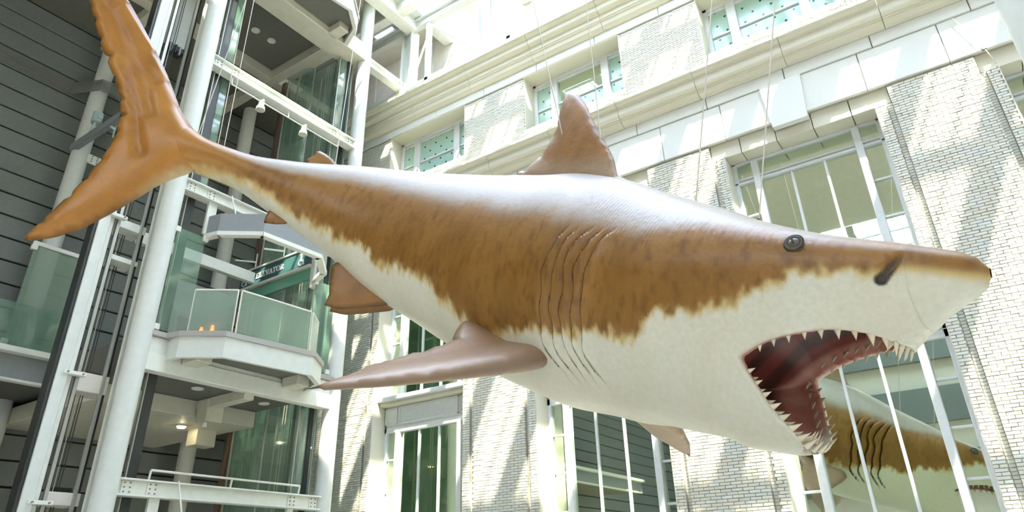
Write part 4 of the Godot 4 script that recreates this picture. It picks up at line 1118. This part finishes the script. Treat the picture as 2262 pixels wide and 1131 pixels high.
func fin(pts: Array, step: float, thick: Callable, place: Callable, color: Callable, nick_from := Vector2.ZERO, nick_to := Vector2.ZERO, nicks := 0) -> MB:
	var rim := smooth_outline(pts, step)
	var rng := RandomNumberGenerator.new(); rng.seed = 77
	if nicks > 0:                                       # a ragged trailing edge
		var a := 0; var b := 0
		for k in rim.size():
			if rim[k].distance_to(nick_from) < rim[a].distance_to(nick_from): a = k
			if rim[k].distance_to(nick_to) < rim[b].distance_to(nick_to): b = k
		var cen := Vector2.ZERO
		for p in rim: cen += p / rim.size()
		for q in nicks:
			var k := posmod(a + int((posmod(b - a, rim.size())) * (q + 0.3 + 0.5 * rng.randf()) / nicks), rim.size())
			var out := (rim[posmod(k + 1, rim.size())] - rim[posmod(k - 1, rim.size())]).orthogonal().normalized()
			if Geometry2D.is_point_in_polygon(rim[k] + out * 0.01, rim): out = -out
			rim[k] -= out * (0.008 + 0.03 * rng.randf())
	var pv := rim.duplicate()
	var lo := rim[0]; var hi := rim[0]
	for p in rim: lo = lo.min(p); hi = hi.max(p)
	var x := lo.x
	var row := 0
	while x < hi.x:
		var y := lo.y + (step * 0.5 if row % 2 else 0.0)
		while y < hi.y:
			var p := Vector2(x, y) + Vector2(rng.randf() - 0.5, rng.randf() - 0.5) * step * 0.1
			if Geometry2D.is_point_in_polygon(p, rim):
				var near := 1e9
				for q in rim: near = minf(near, q.distance_squared_to(p))
				if near > step * step * 0.3: pv.append(p)
			y += step
		x += step * 0.87; row += 1
	var t := Geometry2D.triangulate_delaunay(pv)
	var m := MB.new()
	var ids := [[], []]
	for k in pv.size():
		var d := 0.0
		if k >= rim.size():
			d = 1e9
			for j in rim.size(): d = minf(d, Geometry2D.get_closest_point_to_segment(pv[k], rim[j], rim[(j + 1) % rim.size()]).distance_to(pv[k]))
		for side in 2:
			if side == 1 and k < rim.size():
				ids[1].append(ids[0][k]); continue
			var h: float = thick.call(pv[k], d) * (0.5 if side == 0 else -0.5)
			ids[side].append(m.vert(place.call(pv[k], h), Vector3.ZERO, color.call(pv[k], d)))
	for k in range(0, t.size(), 3):
		var cen := (pv[t[k]] + pv[t[k + 1]] + pv[t[k + 2]]) / 3.0
		if not Geometry2D.is_point_in_polygon(cen, rim): continue
		var a: int = t[k]; var b: int = t[k + 1]; var d: int = t[k + 2]
		if (pv[b] - pv[a]).cross(pv[d] - pv[a]) < 0.0:
			var z := b; b = d; d = z
		var up: Vector3 = place.call(pv[a], 1.0) - place.call(pv[a], -1.0)
		var q0: Vector3 = place.call(pv[a], 0.0); var q1: Vector3 = place.call(pv[b], 0.0); var q2: Vector3 = place.call(pv[d], 0.0)
		var flip := (q1 - q0).cross(q2 - q0).dot(up) > 0.0
		for side in 2:
			var i: int = ids[side][a]; var j: int = ids[side][b]; var l: int = ids[side][d]
			if (side == 0) == flip: m.ix.append_array([i, l, j])
			else: m.ix.append_array([i, j, l])
	return m.smooth_normals()

func dist_line(p: Vector2, line: Array) -> float:
	var d := 1e9
	for k in line.size() - 1: d = minf(d, Geometry2D.get_closest_point_to_segment(p, line[k], line[k + 1]).distance_to(p))
	return d

func lens(d: float, depth: float, t: float) -> float:
	var x := clampf(d / depth, 0.0, 1.0)
	return t * sqrt(1.0 - (1.0 - x) * (1.0 - x))

func tooth_mesh() -> ArrayMesh:            # a broad blade: flat inside, bulging outside; base on y = 0, tip on y = 1
	var m := MB.new()
	var rows := [[0.0, 0.50, 0.22], [0.16, 0.44, 0.20], [0.5, 0.24, 0.14], [0.82, 0.08, 0.06]]
	var idx := []
	for r in rows:
		var ring := []
		for q in [Vector2(-1, 0), Vector2(-0.5, 0.75), Vector2(0, 1), Vector2(0.5, 0.75), Vector2(1, 0), Vector2(0, -0.35)]:
			ring.append(m.vert(Vector3(q.x * r[1], r[0], q.y * r[2]), Vector3.ZERO))
		idx.append(ring)
	var tip := m.vert(Vector3(0, 1, -0.02), Vector3.ZERO)
	for r in 3:
		for k in 6:
			var a: int = idx[r][k]; var b: int = idx[r][(k + 1) % 6]; var c: int = idx[r + 1][(k + 1) % 6]; var d: int = idx[r + 1][k]
			m.ix.append_array([a, b, c, a, c, d])
	for k in 6: m.ix.append_array([idx[3][k], idx[3][(k + 1) % 6], tip])
	return m.smooth_normals().orient(Vector3(0, 0.3, 0)).mesh(Vector3.ZERO, 1.0)

func set_teeth(shark: Node3D) -> void:
	var tm := tooth_mesh()
	var rng := RandomNumberGenerator.new(); rng.seed = 4
	for jaw in 2:
		var loop := []                      # from the right corner round the front to the left corner: (s, l, u)
		var steps := 160
		for k in steps + 1:
			var x := k / float(steps)
			if jaw == 0:
				var s := lerpf(1.11, 0.465, x); var u := upper_lip(s)
				loop.append(Vector3(s, half_at(s, u) * 0.93, u))
			else:
				var u := lerpf(-0.56, -1.02, x); var s := lower_lip(u)
				loop.append(Vector3(s, half_at(s, u) * 0.93, u))
		loop = loop.filter(func(p): return p.y > 0.004)
		var other := loop.duplicate(); other.reverse()
		for p in other: loop.append(Vector3(p.x, -p.y, p.z))
		var acc := [0.0]
		for k in loop.size() - 1: acc.append(acc[k] + loop[k].distance_to(loop[k + 1]))
		for row in 2:
			var gap := 0.088 if jaw == 0 else 0.080
			var cnt := int(acc[-1] / gap)
			for k in cnt:
				var at: float = acc[-1] * (k + 0.5 + 0.5 * row) / cnt
				if at > acc[-1]: continue
				var i := 0
				while i < acc.size() - 2 and acc[i + 1] < at: i += 1
				var p: Vector3 = loop[i].lerp(loop[i + 1], (at - acc[i]) / maxf(acc[i + 1] - acc[i], 1e-6))
				var tan: Vector3 = (loop[mini(i + 4, loop.size() - 1)] - loop[maxi(i - 3, 0)]).normalized()
				var inward := Vector3(0.9, 0, -0.0) if jaw == 0 else Vector3(0.0, 0, 0.9)
				inward = (Vector3(0, -signf(p.y), 0) * smoothstep(0.0, 0.2, absf(p.y)) + inward * smoothstep(0.25, 0.0, absf(p.y)) * Vector3(1, 1, 1)).normalized()
				var q := p + inward * (0.004 + 0.055 * row) + (Vector3(0, 0, 0.035) if jaw == 0 else Vector3(0.03, 0, 0)) * (1.0 + row * 0.8)
				var dirn := Vector3(0, 0, -1) if jaw == 0 else Vector3(-0.85, 0, 0.52)
				dirn = (dirn + inward * (0.30 + 0.45 * row)).normalized()
				var from_front := absf(at / acc[-1] - 0.5) * 2.0
				var size := lerpf(0.105, 0.072, pow(from_front, 1.6)) * (0.92 + 0.16 * rng.randf()) * (0.8 if row else 1.0)
				var y := body_dir(p.x, Vector3(-dirn.x, dirn.y, dirn.z))
				var xx := body_dir(p.x, Vector3(-tan.x, tan.y, tan.z))
				var z := xx.cross(y).normalized(); xx = y.cross(z).normalized()
				var outw := body_dir(p.x, Vector3(inward.x, -inward.y, -inward.z))
				if z.dot(outw) < 0.0: z = -z; xx = -xx
				var b := Basis(xx * size * 0.74 * S, y * size * S, z * size * 0.8 * S).rotated(y, rng.randf_range(-0.15, 0.15))
				shared("tooth", tm, M.tooth, shark, Transform3D(b, body_point(q.x, q.y, q.z)))

func build_shark() -> void:
	prepare_body()
	var shark := thing("shark", "giant brown and white shark model with open toothy jaws hanging on wires across the atrium", "shark", body_point(3.4, 0, -0.9))
	part("body", body_mesh(), M.shark_skin, shark)
	var brown := func(p: Vector2, d: float) -> Color:
		var n := mottle.get_noise_2d(p.x * 2.0, p.y * 2.0)
		return Color(0.25, 0.125, 0.036).lerp(Color(0.33, 0.165, 0.05), clampf(0.5 + n, 0.0, 1.0)).lerp(Color(0.10, 0.06, 0.03), smoothstep(0.03, 0.0, d) * 0.5)
	var in_plane := func(p: Vector2, h: float) -> Vector3: return body_point(p.x, h, p.y)
	part("dorsal_fin", fin([Vector2(2.73, 0.85), Vector2(2.75, 1.02), Vector2(2.88, 1.08), Vector2(2.99, 1.25), Vector2(3.16, 1.46), Vector2(3.43, 1.71), Vector2(3.73, 1.93), Vector2(3.98, 2.075), Vector2(4.14, 2.125), Vector2(4.20, 2.06), Vector2(4.17, 1.92), Vector2(4.10, 1.66), Vector2(4.12, 1.48), Vector2(4.18, 1.32), Vector2(4.27, 1.21), Vector2(4.40, 1.11), Vector2(4.32, 1.03), Vector2(4.0, 0.85), Vector2(3.3, 0.8)], 0.045,
		func(_p, d): return lens(d, 0.42, 0.17), in_plane,
		func(p, d): return brown.call(p, d).lerp(Color(0.46, 0.38, 0.30), smoothstep(1.38, 1.10, p.y) * 0.6), Vector2(4.20, 2.05), Vector2(4.40, 1.11), 5), M.shark_skin, shark)
	part("second_dorsal_fin", fin([Vector2(6.34, 0.46), Vector2(6.39, 0.57), Vector2(6.5, 0.62), Vector2(6.6, 0.65), Vector2(6.72, 0.66), Vector2(6.71, 0.57), Vector2(6.76, 0.48), Vector2(6.66, 0.38)], 0.03,
		func(_p, d): return lens(d, 0.08, 0.05), in_plane, brown), M.shark_skin, shark)
	part("anal_fin", fin([Vector2(6.48, -0.24), Vector2(6.55, -0.34), Vector2(6.63, -0.385), Vector2(6.75, -0.43), Vector2(6.77, -0.34), Vector2(6.78, -0.22), Vector2(6.68, -0.16)], 0.03,
		func(_p, d): return lens(d, 0.08, 0.05), in_plane, brown), M.shark_skin, shark)
	for side: float in [1.0, -1.0]:
		var plane := func(p: Vector2, h: float) -> Vector3: return body_point(p.x, side * (0.07 - (p.y + 0.6) * 0.06 + h), p.y)
		part("pelvic_fin", fin([Vector2(5.02, -0.56), Vector2(5.06, -0.71), Vector2(5.31, -0.85), Vector2(5.5, -0.95), Vector2(5.67, -0.985), Vector2(5.68, -0.87), Vector2(5.77, -0.72), Vector2(5.84, -0.57), Vector2(5.75, -0.40), Vector2(5.35, -0.40)], 0.045,
			func(_p, d): return lens(d, 0.16, 0.085), plane, brown), M.shark_skin, shark)
		# pectoral fin: (out along the fin, back along its chord)
		var root := body_point(2.95, side * 0.70, -0.72)
		var span := body_dir(2.95, Vector3(-0.129, side * 0.941, -0.313)); var chord := body_dir(2.95, Vector3(-0.99, side * -0.122, 0.041))
		var up := chord.cross(span).normalized() * side
		var pec := func(p: Vector2, h: float) -> Vector3:
			var lift := 0.52 * pow(clampf((p.y - 0.22) / 0.85, 0.0, 1.0), 1.3)
			return root + (span * p.x + chord * p.y + up * (lift + h)) * GIRTH
		var pcol := func(p: Vector2, d: float) -> Color:
			return brown.call(p, d).lerp(Color(0.42, 0.33, 0.27), 0.45)
		part("pectoral_fin", fin([Vector2(-0.28, -0.16), Vector2(0.02, -0.23), Vector2(0.3, -0.235), Vector2(0.65, -0.22), Vector2(0.95, -0.20), Vector2(1.25, -0.14), Vector2(1.5, -0.05), Vector2(1.72, 0.04), Vector2(1.50, 0.16), Vector2(1.2, 0.32), Vector2(0.8, 0.39), Vector2(0.46, 0.44), Vector2(0.34, 0.50), Vector2(0.25, 0.59), Vector2(0.15, 0.67), Vector2(0.05, 0.65), Vector2(-0.06, 0.5), Vector2(-0.25, 0.3)], 0.05,
			func(p, d): return lens(d, 0.22, lerpf(0.21, 0.07, clampf(p.x / 1.7, 0.0, 1.0))), pec, pcol, Vector2(1.5, 0.16), Vector2(0.25, 0.6), 4), M.shark_skin, shark)
	# tail fin: (back, up) from the end of the spine
	var ridges := [[Vector2(1.92, 1.25), Vector2(1.39, 0.84), Vector2(0.95, 0.42), Vector2(0.62, 0.11), Vector2(0.42, -0.12), Vector2(0.22, -0.34)], [Vector2(1.74, 1.2), Vector2(1.2, 0.8), Vector2(0.72, 0.41), Vector2(0.44, 0.13)], [Vector2(1.78, 1.34), Vector2(1.24, 1.02), Vector2(0.66, 0.52)]]
	var tail_at := func(p: Vector2, h: float) -> Vector3: return body_point(S_END + p.x, h, p.y) if p.x >= 0.0 else body_point(S_END, h, p.y) + TAIL_T * -p.x * GIRTH
	var tail_thick := func(p: Vector2, d: float) -> float:
		var t := lens(d, 0.30, 0.20) + 0.16 * exp(-pow(Vector2(p.x + 0.1, p.y * 1.1).length() / 0.36, 2.0)) * clampf(d / 0.1, 0.0, 1.0)
		for r in ridges: t -= 0.125 * exp(-pow(dist_line(p, r) / 0.05, 2.0)) * clampf(d / 0.15, 0.0, 1.0)
		return t
	var tail_col := func(p: Vector2, d: float) -> Color:
		var n := mottle.get_noise_2d(p.x * 1.5, p.y * 1.5)
		var col := Color(0.36, 0.155, 0.024).lerp(Color(0.44, 0.20, 0.034), clampf(0.5 + n, 0.0, 1.0))
		col = col.lerp(Color(0.10, 0.055, 0.02), smoothstep(0.035, 0.0, d) * 0.6)
		return col.lerp(Color(0.64, 0.52, 0.30), smoothstep(0.10, 0.0, d) * smoothstep(0.05, -0.2, p.x) * smoothstep(-0.15, -0.3, p.y))
	part("tail_fin", fin([Vector2(-0.30, 0.10), Vector2(-0.1, 0.19), Vector2(0.06, 0.275), Vector2(0.24, 0.37), Vector2(0.4, 0.5), Vector2(0.66, 0.71), Vector2(1.01, 0.96), Vector2(1.36, 1.19), Vector2(1.69, 1.4), Vector2(2.05, 1.57), Vector2(2.42, 1.70), Vector2(2.33, 1.48), Vector2(2.05, 1.16), Vector2(1.83, 0.96), Vector2(1.51, 0.68), Vector2(1.18, 0.43), Vector2(0.97, 0.26), Vector2(0.8, 0.07), Vector2(0.65, -0.19), Vector2(0.58, -0.42), Vector2(0.55, -0.7), Vector2(0.55, -0.98), Vector2(0.565, -1.28), Vector2(0.59, -1.51), Vector2(0.60, -1.63), Vector2(0.54, -1.635), Vector2(0.37, -1.51), Vector2(0.21, -1.33), Vector2(0.09, -1.08), Vector2(-0.02, -0.82), Vector2(-0.11, -0.57), Vector2(-0.2, -0.4), Vector2(-0.32, -0.24), Vector2(-0.4, -0.05)], 0.06,
		tail_thick, tail_at, tail_col, Vector2(2.33, 1.48), Vector2(0.59, -1.55), 13), M.shark_skin, shark)
	# eyes
	for side: float in [1.0, -1.0]:
		var s := 0.874; var u := 0.20
		var l := side * half_at(s, u)
		var out := body_dir(s, Vector3(0.12, side * 0.9, 0.35))
		var at := body_point(s, l, u) + out * 0.008
		var e := MB.new()
		var fx := out.cross(Vector3.UP).normalized(); var fy := fx.cross(out)
		var rings := [[0.0, 0.040], [0.026, 0.036], [0.046, 0.022], [0.052, 0.014], [0.056, 0.022], [0.064, 0.026], [0.072, 0.018], [0.078, -0.02]]
		var base := 0
		for r in rings:
			for k in 24: e.vert(at + (fx * cos(TAU * k / 24) + fy * sin(TAU * k / 24)) * r[0] * 0.80 + out * r[1] * 0.6, Vector3.ZERO)
		for r in rings.size() - 1:
			for k in 24:
				var a := r * 24 + k; var b := r * 24 + (k + 1) % 24
				e.ix.append_array([a, b, b + 24, a, b + 24, a + 24])
		e.smooth_normals().orient(at - out * 0.5)
		for k in 24: e.n[k] = out
		var eye := part("eye", e, M.eye_iris, shark, "ringed dark eye")
		var pu := MB.new()
		pu.obox(at + out * 0.025, Vector3(0.012, 0.04, 0.005), Basis(fx, fy, out).rotated(out, 0.25))
		part("pupil", pu, M.eye_dark, eye)
		var rim := MB.new()
		for k in 24:
			var a0 := TAU * k / 24; var a1 := TAU * (k + 1) / 24
			rim.cyl(at + (fx * cos(a0) + fy * sin(a0)) * 0.042 + out * 0.011, at + (fx * cos(a1) + fy * sin(a1)) * 0.042 + out * 0.011, 0.005, 6)
			rim.cyl(at + (fx * cos(a0) + fy * sin(a0)) * 0.061 + out * 0.008, at + (fx * cos(a1) + fy * sin(a1)) * 0.061 + out * 0.008, 0.006, 6)
		part("eye_ring", rim, M.eye_dark, eye)
	set_teeth(shark)
	# hanging wires
	var w := [[3.49, 1.04, Vector3(-4.1, 13.2, -5.24), "behind the front of the tall dorsal fin"], [3.03, 1.0, Vector3(-2.65, 13.2, -5.52), "hidden at its foot by the dorsal fin"], [2.02, 0.74, Vector3(0.77, 13.2, -5.27), "rising from the nape behind the eye"], [1.41, 0.56, Vector3(1.67, 13.2, -5.1), "nearest the snout"], [6.42, 0.55, Vector3(-6.5, 13.2, -5.7), "beside the small second dorsal fin"], [7.64, 0.18, Vector3(-6.7, 13.2, -3.65), "middle one of three at the tail stalk"], [7.89, 0.2, Vector3(-6.15, 13.2, -4.1), "closest to the tail fin"], [7.57, 0.18, Vector3(-6.45, 13.2, -3.7), "third from the tail fin"]]
	for k in w.size():
		var a := body_point(w[k][0], 0.0, w[k][1] - 0.02)
		var o := thing("suspension_wire", "thin hanging wire holding the shark, " + w[k][3], "wire", a, "suspension wires of the shark")
		part("strand", MB.new().cyl(a, w[k][2], 0.006, 6), M.wire, o)
		part("anchor", MB.new().cyl(a - Vector3(0, 0.01, 0), a + Vector3(0, 0.03, 0), 0.012, 8), M.dark_metal, o)
